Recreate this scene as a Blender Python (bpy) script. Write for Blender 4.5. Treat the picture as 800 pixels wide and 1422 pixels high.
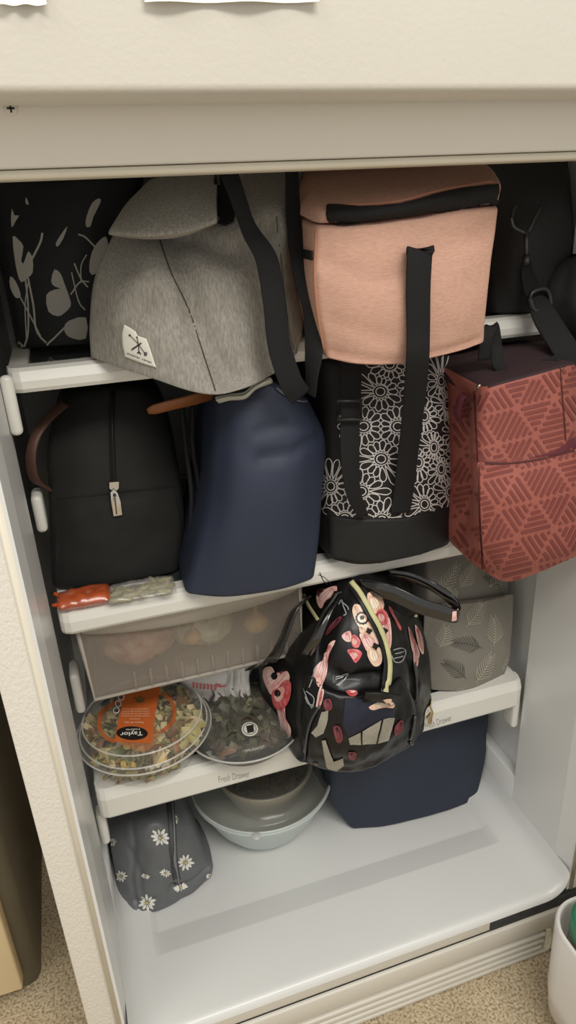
import bpy, bmesh, math, random
import numpy as np
from mathutils import Vector, Matrix
from mathutils.bvhtree import BVHTree
for o in list(bpy.data.objects): bpy.data.objects.remove(o)
random.seed(4); RNG = np.random.RandomState(7)
SC = bpy.context.scene; COL = SC.collection
# ------------------------------------------------------------------ camera
CP = np.array([-.2589388, -.5876316, .9649473]); YAW, PIT, ROL, FPX = .2911248, .4136494, -.0513468, 964.88
_f = np.array([math.sin(YAW)*math.cos(PIT), math.cos(YAW)*math.cos(PIT), -math.sin(PIT)])
_r = np.array([math.cos(YAW), -math.sin(YAW), 0]); _u = np.cross(_r, _f)
_R = _r*math.cos(ROL)+_u*math.sin(ROL); _U = -_r*math.sin(ROL)+_u*math.cos(ROL)
cam = bpy.data.cameras.new('camera'); cam.sensor_fit = 'HORIZONTAL'; cam.sensor_width = 36; cam.lens = FPX/800*36
cam.clip_start = .01; cam.clip_end = 50
co = bpy.data.objects.new('camera', cam); COL.objects.link(co)
co.matrix_world = Matrix(((_R[0], _U[0], -_f[0], CP[0]), (_R[1], _U[1], -_f[1], CP[1]), (_R[2], _U[2], -_f[2], CP[2]), (0, 0, 0, 1)))
SC.camera = co
# ------------------------------------------------------------------ world, lights, exposure
W = bpy.data.worlds.new('world'); SC.world = W; W.use_nodes = True
W.node_tree.nodes['Background'].inputs[0].default_value = (1, .985, .95, 1)
W.node_tree.nodes['Background'].inputs[1].default_value = .62
def area(name, loc, size, sy, power, target, col=(1, .965, .90)):
    l = bpy.data.lights.new(name, 'AREA'); l.shape = 'RECTANGLE'; l.size = size; l.size_y = sy; l.energy = power; l.color = col
    o = bpy.data.objects.new(name, l); COL.objects.link(o); o.location = loc
    o.rotation_euler = (Vector(target)-Vector(loc)).to_track_quat('-Z', 'Y').to_euler()
area('ceiling_light', (.1, -1.35, 2.25), 1.3, .6, 34, (.1, -1.35, 0))
area('ceiling_light', (-1.4, -.6, 2.25), 1.2, .6, 9, (-1.4, -.6, 0))
SC.view_settings.view_transform = 'Standard'; SC.view_settings.look = 'None'
SC.view_settings.exposure = 0.13; SC.view_settings.gamma = 1
# ------------------------------------------------------------------ pixel measuring -> world points
def ray(px, py): return _f*FPX+_R*(px-400)-_U*(py-711)
def at(px, py, Y):
    d = ray(px, py); return CP+d*((Y-CP[1])/d[1])
def atz(px, py, z):
    d = ray(px, py); return CP+d*((z-CP[2])/d[2])
# ------------------------------------------------------------------ materials
def lin(c): return tuple(((x/255)/12.92 if x/255 <= .04045 else ((x/255+.055)/1.055)**2.4) for x in c)
MC = {}
def mat(name, rgb, rough=.6, var=0, vs=30, stretch=(1, 1, 1), bump=0, bs=200, metal=0, alpha=1, coat=0, rgb2=None, spec=.5, sheen=0, trans=0):
    if name in MC: return MC[name]
    m = bpy.data.materials.new(name); m.use_nodes = True; nt = m.node_tree; b = nt.nodes['Principled BSDF']
    c = lin(rgb); b.inputs['Base Color'].default_value = (*c, 1); b.inputs['Roughness'].default_value = rough
    b.inputs['Metallic'].default_value = metal; b.inputs['Alpha'].default_value = alpha
    b.inputs['Specular IOR Level'].default_value = spec; b.inputs['Coat Weight'].default_value = coat
    if coat: b.inputs['Coat Roughness'].default_value = .12
    if sheen: b.inputs['Sheen Weight'].default_value = sheen
    if trans: b.inputs['Transmission Weight'].default_value = trans
    tc = nt.nodes.new('ShaderNodeTexCoord'); mp = nt.nodes.new('ShaderNodeMapping'); mp.inputs['Scale'].default_value = stretch
    nt.links.new(tc.outputs['Object'], mp.inputs[0])
    if var:
        n = nt.nodes.new('ShaderNodeTexNoise'); n.inputs['Scale'].default_value = vs; n.inputs['Detail'].default_value = 4
        nt.links.new(mp.outputs[0], n.inputs['Vector'])
        r = nt.nodes.new('ShaderNodeValToRGB'); r.color_ramp.elements[0].position = .3; r.color_ramp.elements[1].position = .7
        c2 = lin(rgb2) if rgb2 else tuple(x*(1-var) for x in c)
        r.color_ramp.elements[0].color = (*c2, 1); r.color_ramp.elements[1].color = (*c, 1)
        nt.links.new(n.outputs[0], r.inputs[0]); nt.links.new(r.outputs[0], b.inputs['Base Color'])
    if bump:
        n = nt.nodes.new('ShaderNodeTexNoise'); n.inputs['Scale'].default_value = bs; n.inputs['Detail'].default_value = 3
        nt.links.new(mp.outputs[0], n.inputs['Vector'])
        k = nt.nodes.new('ShaderNodeBump'); k.inputs['Strength'].default_value = bump; k.inputs['Distance'].default_value = .002
        nt.links.new(n.outputs[0], k.inputs['Height']); nt.links.new(k.outputs[0], b.inputs['Normal'])
    MC[name] = m; return m
ENAM = mat('white_enamel', (215, 210, 198), .38, var=.03, vs=6, bump=.12, bs=240)
SKIN = mat('pebbled_enamel', (229, 224, 213), .42, bump=.5, bs=420, stretch=(1, 1, .6))
LIN = mat('liner_plastic', (222, 222, 219), .3, var=.03, vs=4)
CREAM = mat('cream_gasket', (226, 219, 200), .45, var=.05, vs=20)
SHW = mat('shelf_plastic', (220, 218, 210), .32)
GLASS = mat('shelf_glass', (60, 66, 68), .05, alpha=.72, spec=.8)
BLK = mat('black_nylon', (26, 26, 26), .7, bump=.25, bs=900, spec=.3)
BLKW = mat('black_webbing', (24, 23, 23), .75, bump=.4, bs=700, stretch=(1, 1, 3), spec=.3)
CHAR = mat('black_canvas', (32, 32, 30), .72, bump=.3, bs=800, spec=.3)
DARKG = mat('groove_shadow', (44, 44, 46), .6, var=.4, vs=60)  # near-black tone standing in for shade inside gaps and slots
METAL = mat('chrome', (205, 200, 190), .22, metal=1)
GOLD = mat('gold_metal', (215, 190, 130), .3, metal=1)
BUCK = mat('black_buckle_plastic', (38, 36, 36), .35)
# ------------------------------------------------------------------ object helpers
LOC = {}
def thing(name, label, cat, loc, group=None, kind=None):
    o = bpy.data.objects.new(name, None); COL.objects.link(o); o.location = Vector(tuple(map(float, loc))); o.empty_display_size = .02
    if label: o['label'] = label
    if cat: o['category'] = cat
    if group: o['group'] = group
    if kind: o['kind'] = kind
    LOC[o.name] = np.array(loc, float); return o
def tag(o, label=None, cat=None, group=None, kind=None):
    for k, v in (('label', label), ('category', cat), ('group', group), ('kind', kind)):
        if v: o[k] = v
    return o
def M(name, verts, faces, m, parent=None, smooth=True, origin=None, mats=None, fm=None):
    """link ONE mesh object from world-space vertices"""
    v = np.array([tuple(map(float, p)) for p in verts], float)
    base = LOC[parent.name] if parent is not None else (np.array(origin, float) if origin is not None else np.array([(v[:, 0].min()+v[:, 0].max())/2, (v[:, 1].min()+v[:, 1].max())/2, v[:, 2].min()]))
    me = bpy.data.meshes.new(name); me.from_pydata([tuple(p) for p in v-base], [], [tuple(map(int, f)) for f in faces]); me.update()
    for mm in (mats or [m]): me.materials.append(mm)
    if smooth: me.shade_smooth()
    if fm is not None:
        for p, i in zip(me.polygons, fm): p.material_index = i
    o = bpy.data.objects.new(name, me); COL.objects.link(o)
    if parent is not None: o.parent = parent
    else: o.location = Vector(base)
    LOC[o.name] = base; return o
def cat_(*ms):
    V = []; F = []
    for v, f in ms:
        n = len(V); V += [tuple(p) for p in v]; F += [tuple(i+n for i in q) for q in f]
    return V, F
def box(a, b, bev=0, seg=2):
    bm = bmesh.new(); bmesh.ops.create_cube(bm, size=1)
    a = np.array(a, float); b = np.array(b, float); s = b-a; c = (a+b)/2
    for v in bm.verts: v.co = Vector((v.co.x*s[0]+c[0], v.co.y*s[1]+c[1], v.co.z*s[2]+c[2]))
    if bev: bmesh.ops.bevel(bm, geom=bm.edges[:], offset=bev, segments=seg, profile=.5, affect='EDGES')
    bm.verts.index_update(); r = ([tuple(v.co) for v in bm.verts], [tuple(v.index for v in f.verts) for f in bm.faces]); bm.free(); return r
def prism(poly, axis, a, b):
    """poly: 2D outline; axis: extrusion axis 0/1/2"""
    n = len(poly); V = []
    for t in (a, b):
        for p in poly:
            q = [p[0], p[1]]; q.insert(axis, t); V.append(tuple(q))
    F = [tuple(range(n))[::-1], tuple(range(n, 2*n))]+[(i, (i+1) % n, n+(i+1) % n, n+i) for i in range(n)]
    return V, F
def cr(pts, n=8, closed=False):
    """catmull-rom resample"""
    P = np.array(pts, float); k = len(P); out = []
    if k < 3 and not closed:
        return np.array([P[0]*(1-t)+P[-1]*t for t in np.linspace(0, 1, n+1)])
    g = (lambda i: P[i % k]) if closed else (lambda i: P[i] if 0 <= i < k else (2*P[0]-P[1] if i < 0 else 2*P[-1]-P[-2]))
    for i in range(k if closed else k-1):
        p0, p1, p2, p3 = g(i-1), g(i), g(i+1), g(i+2)
        for j in range(n):
            t = j/n; out.append(.5*((2*p1)+(-p0+p2)*t+(2*p0-5*p1+4*p2-p3)*t*t+(-p0+3*p1-3*p2+p3)*t**3))
    if not closed: out.append(P[-1])
    return np.array(out)
def tube(path, r, seg=8, closed=False):
    P = np.array(path, float); n = len(P); V = []; F = []; up = np.array([.13, .3, .94])
    for i in range(n):
        a = P[(i-1) % n] if closed or i else P[i]; b = P[(i+1) % n] if closed or i < n-1 else P[i]
        t = b-a; t /= np.linalg.norm(t)+1e-12; s = np.cross(t, up); s /= np.linalg.norm(s)+1e-9; w = np.cross(s, t)
        rr = r[i] if hasattr(r, '__len__') else r
        for k in range(seg):
            an = 2*math.pi*k/seg; V.append(P[i]+rr*(s*math.cos(an)+w*math.sin(an)))
    for i in range(n if closed else n-1):
        for k in range(seg):
            j = (i+1) % n; F.append((i*seg+k, i*seg+(k+1) % seg, j*seg+(k+1) % seg, j*seg+k))
    if not closed: F += [tuple(range(seg))[::-1], tuple(range((n-1)*seg, n*seg))]
    return V, F
def strap(path, wdir, w, t):
    """flat webbing band swept along path; wdir = width direction(s)"""
    P = np.array(path, float); n = len(P); V = []; F = []
    wd = np.array(wdir, float); wd = np.array([wd]*n) if wd.ndim == 1 else np.stack([np.interp(np.linspace(0, 1, n), np.linspace(0, 1, len(wd)), wd[:, k]) for k in range(3)], 1)
    ww = np.interp(np.linspace(0, 1, n), np.linspace(0, 1, len(w)), w) if hasattr(w, '__len__') else [w]*n
    for i in range(n):
        tg = P[min(i+1, n-1)]-P[max(i-1, 0)]; tg /= np.linalg.norm(tg)+1e-12
        a = wd[i]-tg*(wd[i]@tg); a /= np.linalg.norm(a)+1e-9; b = np.cross(tg, a)
        for s1, s2 in ((-1, -.6), (-.92, -1), (.92, -1), (1, -.6), (1, .6), (.92, 1), (-.92, 1), (-1, .6)):
            V.append(P[i]+a*s1*ww[i]/2+b*s2*t/2)
    for i in range(n-1):
        for k in range(8): F.append((i*8+k, i*8+(k+1) % 8, (i+1)*8+(k+1) % 8, (i+1)*8+k))
    F += [tuple(range(8))[::-1], tuple(range((n-1)*8, n*8))]
    return V, F
def lathe(prof, c, seg=48, sx=1, sy=1, wob=None):
    V = []; F = []; n = len(prof)
    for k in range(seg):
        a = 2*math.pi*k/seg
        for (r, z) in prof:
            rr = r*(1+(wob(a) if wob else 0)); V.append((c[0]+rr*math.cos(a)*sx, c[1]+rr*math.sin(a)*sy, c[2]+z))
    for k in range(seg):
        for i in range(n-1):
            j = (k+1) % seg; F.append((k*n+i, j*n+i, j*n+i+1, k*n+i+1))
    return V, F
# ---- bicubic pixel grid -> soft bag bodies
def gridfn(rows):
    G = np.array([[at(*p) for p in r] for r in rows])  # R x C x 3
    def interp1(P, t):  # P: K x ..., t scalar 0..K-1
        k = len(P); i = min(int(t), k-2); f = t-i
        p1, p2 = P[i], P[i+1]; p0 = P[i-1] if i > 0 else 2*p1-p2; p3 = P[i+2] if i+2 < k else 2*p2-p1
        return .5*((2*p1)+(-p0+p2)*f+(2*p0-5*p1+4*p2-p3)*f*f+(-p0+3*p1-3*p2+p3)*f**3)
    def S(a, b):
        b = min(max(b, 0), 1); a = min(max(a, 0), 1)
        row = interp1(G, b*(G.shape[0]-1)); return interp1(row, a*(G.shape[1]-1))
    return S
def noise3(p, sc, seed=0):
    from mathutils import noise
    return noise.noise(Vector((p[0]*sc+seed, p[1]*sc, p[2]*sc)))
def soft(name, rows, depth, m, parent, r=(.12, .1, .15), n=(28, 30, 10), back=(1, 1, 0, 0), creases=(), nz=.0015, nsc=25, zfloor=None, zfront=.128, bulge=.006, seed=0, maxy=None, minx=None, maxx=None):
    """a stuffed cloth body: front surface through measured points, sides going back `depth` metres"""
    S = gridfn(rows); cen = S(.5, .5); wdt = np.linalg.norm(S(1, .5)-S(0, .5)); hgt = np.linalg.norm(S(.5, 0)-S(.5, 1))
    bm = bmesh.new(); N = n
    def lincoord(k, rr):  # denser in the rounded rim
        return np.concatenate([np.linspace(-1, -1+rr, 5)[:-1], np.linspace(-1+rr, 1-rr, k), np.linspace(1-rr, 1, 5)[1:]])
    A, B, C = lincoord(N[0], r[0]), lincoord(N[1], r[1]), lincoord(N[2], r[2])
    def mapq(q):
        q = np.array(q, float); rr = np.array(r); c = np.clip(q, -(1-rr), 1-rr); d = (q-c)/rr; L = np.linalg.norm(d)
        # how flat: keep outermost axis on the surface
        p = c+rr*d/(L if L > 1e-9 else 1) if L > 1e-9 else q
        a, b, cc = (p[0]+1)/2, (p[1]+1)/2, (p[2]+1)/2
        P = S(a, b); sx, sz, dx, dz = back
        Q = np.array([cen[0]+(P[0]-cen[0])*sx+dx, cen[1]+(P[1]-cen[1])*.5+depth, cen[2]+(P[2]-cen[2])*sz+dz])
        W_ = P*(1-cc)+Q*cc
        # stuffing bulge on sides
        k = math.sin(math.pi*min(max(cc, 0), 1))*bulge
        W_[0] += (1 if a > .5 else -1)*k*min(1, abs(a-.5)*2)**3
        fr = max(0, 1-cc*5)
        for (pts, wd, dp) in creases:
            PX = np.array(pts, float); best = 9
            for i in range(len(PX)-1):
                u = PX[i+1]-PX[i]; t = np.clip(((np.array([a, b])-PX[i])@u)/(u@u), 0, 1); dd = (np.array([a, b])-PX[i]-t*u)*np.array([wdt, hgt]); best = min(best, np.linalg.norm(dd))
            W_[1] += dp*math.exp(-(best/wd)**2)*fr
        if nz:
            W_[1] += nz*(noise3(W_, nsc, seed)+.5*noise3(W_, nsc*2.3, seed+9))*(1 if fr > 0 else .6)
            W_[0] += nz*.6*noise3(W_, nsc, seed+5); W_[2] += nz*.4*noise3(W_, nsc, seed+7)
        if zfloor is not None and W_[1] > zfront-.004: W_[2] = max(W_[2], zfloor)
        if zfloor is not None and W_[1] <= zfront-.004 and zfront < 0: W_[2] = max(W_[2], zfloor)
        if maxy is not None: W_[1] = min(W_[1], maxy)
        if maxx is not None and W_[1] > -.01: W_[0] = min(W_[0], maxx)
        if minx is not None: W_[0] = max(W_[0], minx)
        return W_
    cache = {}
    def V_(q):
        k = tuple(round(x, 5) for x in q)
        if k not in cache: cache[k] = bm.verts.new(tuple(mapq(q)))
        return cache[k]
    def face(gu, gv, f, flip):
        for i in range(len(gu)-1):
            for j in range(len(gv)-1):
                vs = [V_(f(gu[i], gv[j])), V_(f(gu[i+1], gv[j])), V_(f(gu[i+1], gv[j+1])), V_(f(gu[i], gv[j+1]))]
                if flip: vs.reverse()
                if len(set(vs)) == 4:
                    try: bm.faces.new(vs)
                    except ValueError: pass
    face(A, B, lambda a, b: (a, b, -1), True); face(A, B, lambda a, b: (a, b, 1), False)
    face(A, C, lambda a, c: (a, -1, c), False); face(A, C, lambda a, c: (a, 1, c), True)
    face(B, C, lambda b, c: (-1, b, c), True); face(B, C, lambda b, c: (1, b, c), False)
    bmesh.ops.recalc_face_normals(bm, faces=bm.faces[:])
    bm.verts.index_update(); V = [tuple(v.co) for v in bm.verts]; F = [tuple(v.index for v in f.verts) for f in bm.faces]; bm.free()
    o = M(name, V, F, m, parent); o['_'] = 0; del o['_']
    return o, BVHTree.FromPolygons([Vector(v) for v in V], F)
def bvh_of(vf): return BVHTree.FromPolygons([Vector(tuple(map(float, v))) for v in vf[0]], [tuple(f) for f in vf[1]])
def hit(bvhs, px, py, off):
    d = ray(px, py); d = d/np.linalg.norm(d); best = None
    for b in (bvhs if isinstance(bvhs, (list, tuple)) else [bvhs]):
        l, nrm, i, dist = b.ray_cast(Vector(CP), Vector(d))
        if l is not None and (best is None or dist < best[2]): best = (np.array(l), np.array(nrm), dist)
    if best is None: return None
    nn = best[1]
    if nn@d > 0: nn = -nn
    return best[0]+nn*off
# prints and trims that lie on a surface: 2-D shapes measured in the photo, thrown onto the real mesh
def stroke2(pts, w, sm=4, taper=None):
    P = cr(pts, sm) if len(pts) > 2 else cr([pts[0], (np.array(pts[0])+np.array(pts[1]))/2, pts[1]], sm)
    n = len(P); V = []; F = []
    for i in range(n):
        t = P[min(i+1, n-1)]-P[max(i-1, 0)]; t /= np.linalg.norm(t)+1e-9; nn = np.array([-t[1], t[0]])
        ww = w if taper is None else w*np.interp(i/(n-1), *zip(*taper))
        V += [P[i]+nn*ww/2, P[i]-nn*ww/2]
    F = [(2*i, 2*i+1, 2*i+3, 2*i+2) for i in range(n-1)]
    return V, F
def blob2(pts, sm=4, step=7.):
    """filled smooth polygon, subdivided"""
    P = cr(pts, sm, closed=True) if sm > 1 else np.array(pts, float)
    bm = bmesh.new(); vs = [bm.verts.new((p[0], p[1], 0)) for p in P]
    es = [bm.edges.new((vs[i], vs[(i+1) % len(vs)])) for i in range(len(vs))]
    bmesh.ops.triangle_fill(bm, use_beauty=True, edges=es, use_dissolve=False)
    for _ in range(4):
        L = [e for e in bm.edges if e.calc_length() > step]
        if not L: break
        bmesh.ops.subdivide_edges(bm, edges=L, cuts=1); bmesh.ops.triangulate(bm, faces=bm.faces[:])
    bm.verts.index_update(); r = ([np.array((v.co.x, v.co.y)) for v in bm.verts], [tuple(v.index for v in f.verts) for f in bm.faces]); bm.free(); return r
def cut(shape, keep):
    V, F = shape; return V, [f for f in F if all(keep(V[i]) for i in f)]
def throw(name, shapes, bvhs, m, parent, off=.0006, thick=0, label=None, jump=.03, kind=None):
    V = []; F = []
    for (v2, f2) in shapes:
        idx = {}; 
        for i, p in enumerate(v2):
            h = hit(bvhs, p[0], p[1], off)
            if h is not None: idx[i] = len(V); V.append(h)
        for f in f2:
            if all(i in idx for i in f):
                q = [V[idx[i]] for i in f]
                if max(np.linalg.norm(q[0]-x) for x in q) < jump: F.append(tuple(idx[i] for i in f))
    if not F: return None
    used = sorted({i for f in F for i in f}); mp = {j: i for i, j in enumerate(used)}; V = [V[j] for j in used]; F = [tuple(mp[i] for i in f) for f in F]
    if thick:
        n = len(V); d = [np.array(CP)-v for v in V]; T = [v+thick*x/np.linalg.norm(x) for v, x in zip(V, d)]
        from collections import Counter
        E = Counter(); 
        for f in F:
            for i in range(len(f)): E[(f[i], f[(i+1) % len(f)])] += 1
        side = [(a, b, b+n, a+n) for (a, b) in E if (b, a) not in E]
        F = F+[tuple(i+n for i in f) for f in F]+side; V = V+T
    o = M(name, V, F, m, parent)
    return tag(o, label, kind=kind)
def throws(name, groups, *a, **k):
    for g in groups: throw(name, g if isinstance(g, list) else [g], *a, **k)
def text2(s, corners, bold=0, font_h=None):
    """corners: px of text box lower-left, lower-right, upper-left (reading direction)"""
    cu = bpy.data.curves.new('lettering', 'FONT'); cu.body = s; cu.offset = bold; cu.resolution_u = 3
    o = bpy.data.objects.new('lettering', cu); COL.objects.link(o); dg = bpy.context.evaluated_depsgraph_get(); dg.update()
    me = o.evaluated_get(dg).to_mesh(); v = np.array([tuple(x.co) for x in me.vertices])[:, :2]; f = [tuple(p.vertices) for p in me.polygons]
    o.evaluated_get(dg).to_mesh_clear(); bpy.data.objects.remove(o); bpy.data.curves.remove(cu)
    v = (v-v.min(0))/(v.max(0)-v.min(0)); a, b, c = [np.array(k, float) for k in corners]
    return [a+(b-a)*p[0]+(c-a)*p[1] for p in v], f
def ell2(cx, cy, rx, ry, rot=0, n=20, step=6):
    c, s = math.cos(rot), math.sin(rot)
    return blob2([(cx+rx*math.cos(t)*c-ry*math.sin(t)*s, cy+rx*math.cos(t)*s+ry*math.sin(t)*c) for t in np.linspace(0, 2*math.pi, n, endpoint=False)], 1, step)
def ring2(cx, cy, rx, ry, w, rot=0, n=20, a0=0, a1=2*math.pi):
    c, s = math.cos(rot), math.sin(rot)
    return stroke2([(cx+rx*math.cos(t)*c-ry*math.sin(t)*s, cy+rx*math.cos(t)*s+ry*math.sin(t)*c) for t in np.linspace(a0, a1, n)], w, 1)
exec_sections = True
# ================================================================== SETTING
FZ = -.135
fm = mat('vinyl_floor', (196, 180, 150), .55, bump=.1, bs=200)
nt = fm.node_tree; bs_ = nt.nodes['Principled BSDF']; tc = [n for n in nt.nodes if n.type == 'TEX_COORD'][0]
n1 = nt.nodes.new('ShaderNodeTexNoise'); n1.inputs['Scale'].default_value = 260; n1.inputs['Detail'].default_value = 5
n2 = nt.nodes.new('ShaderNodeTexVoronoi'); n2.inputs['Scale'].default_value = 120
n3 = nt.nodes.new('ShaderNodeTexNoise'); n3.inputs['Scale'].default_value = 9; n3.inputs['Detail'].default_value = 6
rp = nt.nodes.new('ShaderNodeValToRGB'); e = rp.color_ramp.elements; e[0].position = .36; e[0].color = (*lin((140, 120, 92)), 1); e[1].position = .5; e[1].color = (*lin((190, 173, 142)), 1)
x = e.new(.68); x.color = (*lin((212, 198, 170)), 1)
rs = nt.nodes.new('ShaderNodeValToRGB'); rs.color_ramp.elements[0].position = .07; rs.color_ramp.elements[0].color = (.25, .22, .18, 1); rs.color_ramp.elements[1].position = .13; rs.color_ramp.elements[1].color = (1, 1, 1, 1)
rd = nt.nodes.new('ShaderNodeValToRGB'); rd.color_ramp.elements[0].position = .3; rd.color_ramp.elements[0].color = (.72, .7, .67, 1); rd.color_ramp.elements[1].position = .6; rd.color_ramp.elements[1].color = (1, 1, 1, 1)
mx = nt.nodes.new('ShaderNodeMixRGB'); mx.blend_type = 'MULTIPLY'; mx.inputs[0].default_value = .6
mx2 = nt.nodes.new('ShaderNodeMixRGB'); mx2.blend_type = 'MULTIPLY'; mx2.inputs[0].default_value = 1
for n_ in (n1, n2, n3): nt.links.new(tc.outputs['Object'], n_.inputs['Vector'])
nt.links.new(n1.outputs[0], rp.inputs[0]); nt.links.new(n2.outputs['Distance'], rs.inputs[0]); nt.links.new(n3.outputs[0], rd.inputs[0])
nt.links.new(rp.outputs[0], mx.inputs[1]); nt.links.new(rs.outputs[0], mx.inputs[2]); nt.links.new(mx.outputs[0], mx2.inputs[1]); nt.links.new(rd.outputs[0], mx2.inputs[2]); nt.links.new(mx2.outputs[0], bs_.inputs['Base Color'])
fl = tag(M('floor', *box((-2.2, -2.2, FZ-.05), (2.2, 1.2, FZ)), fm, smooth=False), 'speckled beige vinyl floor, dusty beside the refrigerator', kind='structure')
tilem = mat('vinyl_tile', (196, 180, 150)); 
for a, b in (((.0118, -2.2), (.0130, 1.0)),):
    M('tile_joint', *box((a[0], a[1], FZ-.001), (b[0], b[1], FZ+.0004)), mat('joint_dirt', (120, 104, 82), .8), fl, smooth=False)
WALLM = mat('painted_wall', (205, 198, 180), .8, var=.05, vs=3)
tag(M('wall_back', *box((-2.2, .95, FZ), (2.2, 1.05, 2.4)), WALLM, smooth=False), 'plain painted wall behind the refrigerator', kind='structure')
# ================================================================== NEIGHBOURING CABINET
NC = thing('cabinet', 'beige metal cabinet standing left of the refrigerator', 'cabinet', (-.75, .55, FZ))
BEI = mat('shaded_beige_metal', (132, 125, 108), .6, var=.15, vs=12); CRD = mat('cream_door', (228, 206, 164), .5, var=.05, vs=8)  # body colour set darker to hold the shade of the gap beside it
o_ = [(-1.05, .60), (-1.05, .22)]+[(-.485+.022*math.sin(t), .242-.022*math.cos(t)) for t in np.linspace(0, math.pi/2, 8)]+[(-.463, .60)]
M('cabinet_body', *prism(o_, 2, FZ, 1.5), BEI, NC)
M('door_panel', *box((-1.04, .196, FZ+.028), (-.484, .221, 1.45), .003), CRD, NC)
# ================================================================== REFRIGERATOR
FR = thing('refrigerator', 'white top-freezer refrigerator with the fresh-food door open', 'refrigerator', (0, .3, FZ))
WO, WI, TOPZ, DEP = .3713, .33, .992, .58
M('cabinet_side', *box((-WO, .004, FZ+.02), (-WO+.012, .68, 1.6), .002), SKIN, FR)
M('cabinet_side', *box((WO-.012, .004, FZ+.02), (WO, .68, 1.6), .002), SKIN, FR)
M('cabinet_back', *box((-WO, .668, FZ+.02), (WO, .68, 1.6)), SKIN, FR, smooth=False)
# front flange with gasket line and rounded cream lip, both sides
for s in (-1, 1):
    M('front_flange', *box((min(s*WO, s*.3405), -.001, FZ+.02), (max(s*WO, s*.3405), .03, 1.6), .0015), SKIN, FR)
    M('gasket_groove', *box((min(s*.341, s*.339), .003, -.01), (max(s*.341, s*.339), .03, 1.0)), mat('old_gasket_dirt', (150, 128, 92), .8, var=.4, vs=40), FR, smooth=False)
    lip = []
    for t in np.linspace(0, math.pi/2, 7): lip.append((s*(.332+.0075*math.cos(t)), .004-.006*math.sin(t)) if 0 else (s*(.3395-.0095*math.sin(t)), .006-.008*math.cos(t)))
    lip += [(s*.330, .03), (s*.3395, .03)]
    M('liner_lip', *prism(lip[::s], 2, -.01, 1.0), CREAM, FR)
# liner walls: front band, then a stepped-back channel
for s in (-1, 1):
    prof = [(.330, .0), (.3265, .03), (.3265, .142), (.343, .147), (.345, .2), (.340, .57), (.3585, .57), (.3585, .0)]
    prof = [(s*a, b) for a, b in prof][::s]
    M('liner_wall', *prism(prof, 2, -.02, 1.055), LIN, FR, smooth=False)
for s in (-1, 1): M('liner_kick', *box((min(s*.3266, s*.346), .14, -.02), (max(s*.3266, s*.346), .57, .085), .003), LIN, FR)
M('liner_back', *box((-.345, .56, -.02), (.345, .575, 1.055)), LIN, FR, smooth=False)
M('liner_ceiling', *box((-.345, .02, 1.035), (.345, .57, 1.05)), LIN, FR, smooth=False)
# liner floor: height field with filleted sides, and a sunk tray area
xs = np.concatenate([np.linspace(-.3265, -.29, 9), np.linspace(-.283, .283, 40), np.linspace(.29, .3265, 9)]); ys = np.concatenate([[-.006, -.0045, -.001, .004, .01], np.linspace(.03, .57, 60)])
def fz(x, y):
    z = 0.
    ax = abs(x)
    if ax > .29: z += .0365-math.sqrt(max(0, .0365**2-(ax-.29)**2))
    k = np.clip((y-.102)/.042, 0, 1)*np.clip((.281-ax)/.006, 0, 1); z -= .010*k
    if y > .53: z += .04-math.sqrt(max(0, .04**2-(y-.53)**2))
    z -= {-.006: .012, -.0045: .0045, -.001: .001}.get(round(y, 4), 0)
    return z
ys = np.unique(np.concatenate([ys, [.100, .102, .104, .142, .144, .146]])); xs = np.unique(np.concatenate([xs, [-.2815, -.2745, .2745, .2815]]))
V = [(x, y, fz(x, y)) for y in ys for x in xs]; n = len(xs)
F = [(j*n+i, j*n+i+1, (j+1)*n+i+1, (j+1)*n+i) for j in range(len(ys)-1) for i in range(n-1)]
M('liner_floor', V, F, LIN, FR)
M('floor_underside', *box((-.335, .0, -.03), (.335, .57, -.0125)), LIN, FR, smooth=False)
# sill strip, missing rubber, toe grille
M('sill_strip', *box((-WO, -.003, -.034), (WO, .02, -.0105), .0015), ENAM, FR)
M('rubber_gap', *box((.195, -.0045, -.0325), (.345, .0, -.013), .001), mat('worn_black_rubber', (52, 55, 58), .55, var=.45, vs=90), FR, label) if 0 else tag(M('bare_strip', *box((.195, -.0042, -.0325), (.352, .0, -.0125), .001), mat('worn_black_rubber', (58, 61, 64), .55, var=.45, vs=90), FR), 'dark worn section of the sill')
M('sill_gap_shadow', *box((-.36, -.0032, -.0128), (.36, .01, -.0098)), DARKG, FR, smooth=False)  # solid dark strips here paint the shade in the gaps along the sill
M('sill_shadow_gap', *box((-.36, -.001, -.041), (.36, .01, -.034)), DARKG, FR, smooth=False)
TG = M('toe_grille', *cat_(box((-WO, -.006, -.078), (WO, .02, -.040), .003), box((.30, -.0055, FZ+.004), (WO, .02, -.0785), .002), box((-WO, .008, FZ+.004), (.31, .02, -.06)), box((-WO, -.006, FZ+.002), (.31, .02, FZ+.010), .002)), ENAM, FR)
for k in range(3):
    z = -.0885-k*.0135
    M('slat', *box((-.36, -.007, z-.0045), (.2985-k*.002, .012, z+.0045), .0022), ENAM, TG)
M('end_cap', *tube([(.302+.008*math.cos(t), -.006, -.101+.022*math.sin(t)) for t in np.linspace(-math.pi/2, math.pi/2, 12)], .0035), mat('yellowed_enamel', (206, 196, 160), .5, var=.2, vs=80), TG)
sc = at(694, 1266, -.006)
M('scuff', *lathe([(0.004, 0), (.0055, .001), (.006, 0)], (0.245, -.006, -.055), 20), mat('scuffed_enamel', (190, 186, 176), .6), FR) if 0 else None
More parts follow.
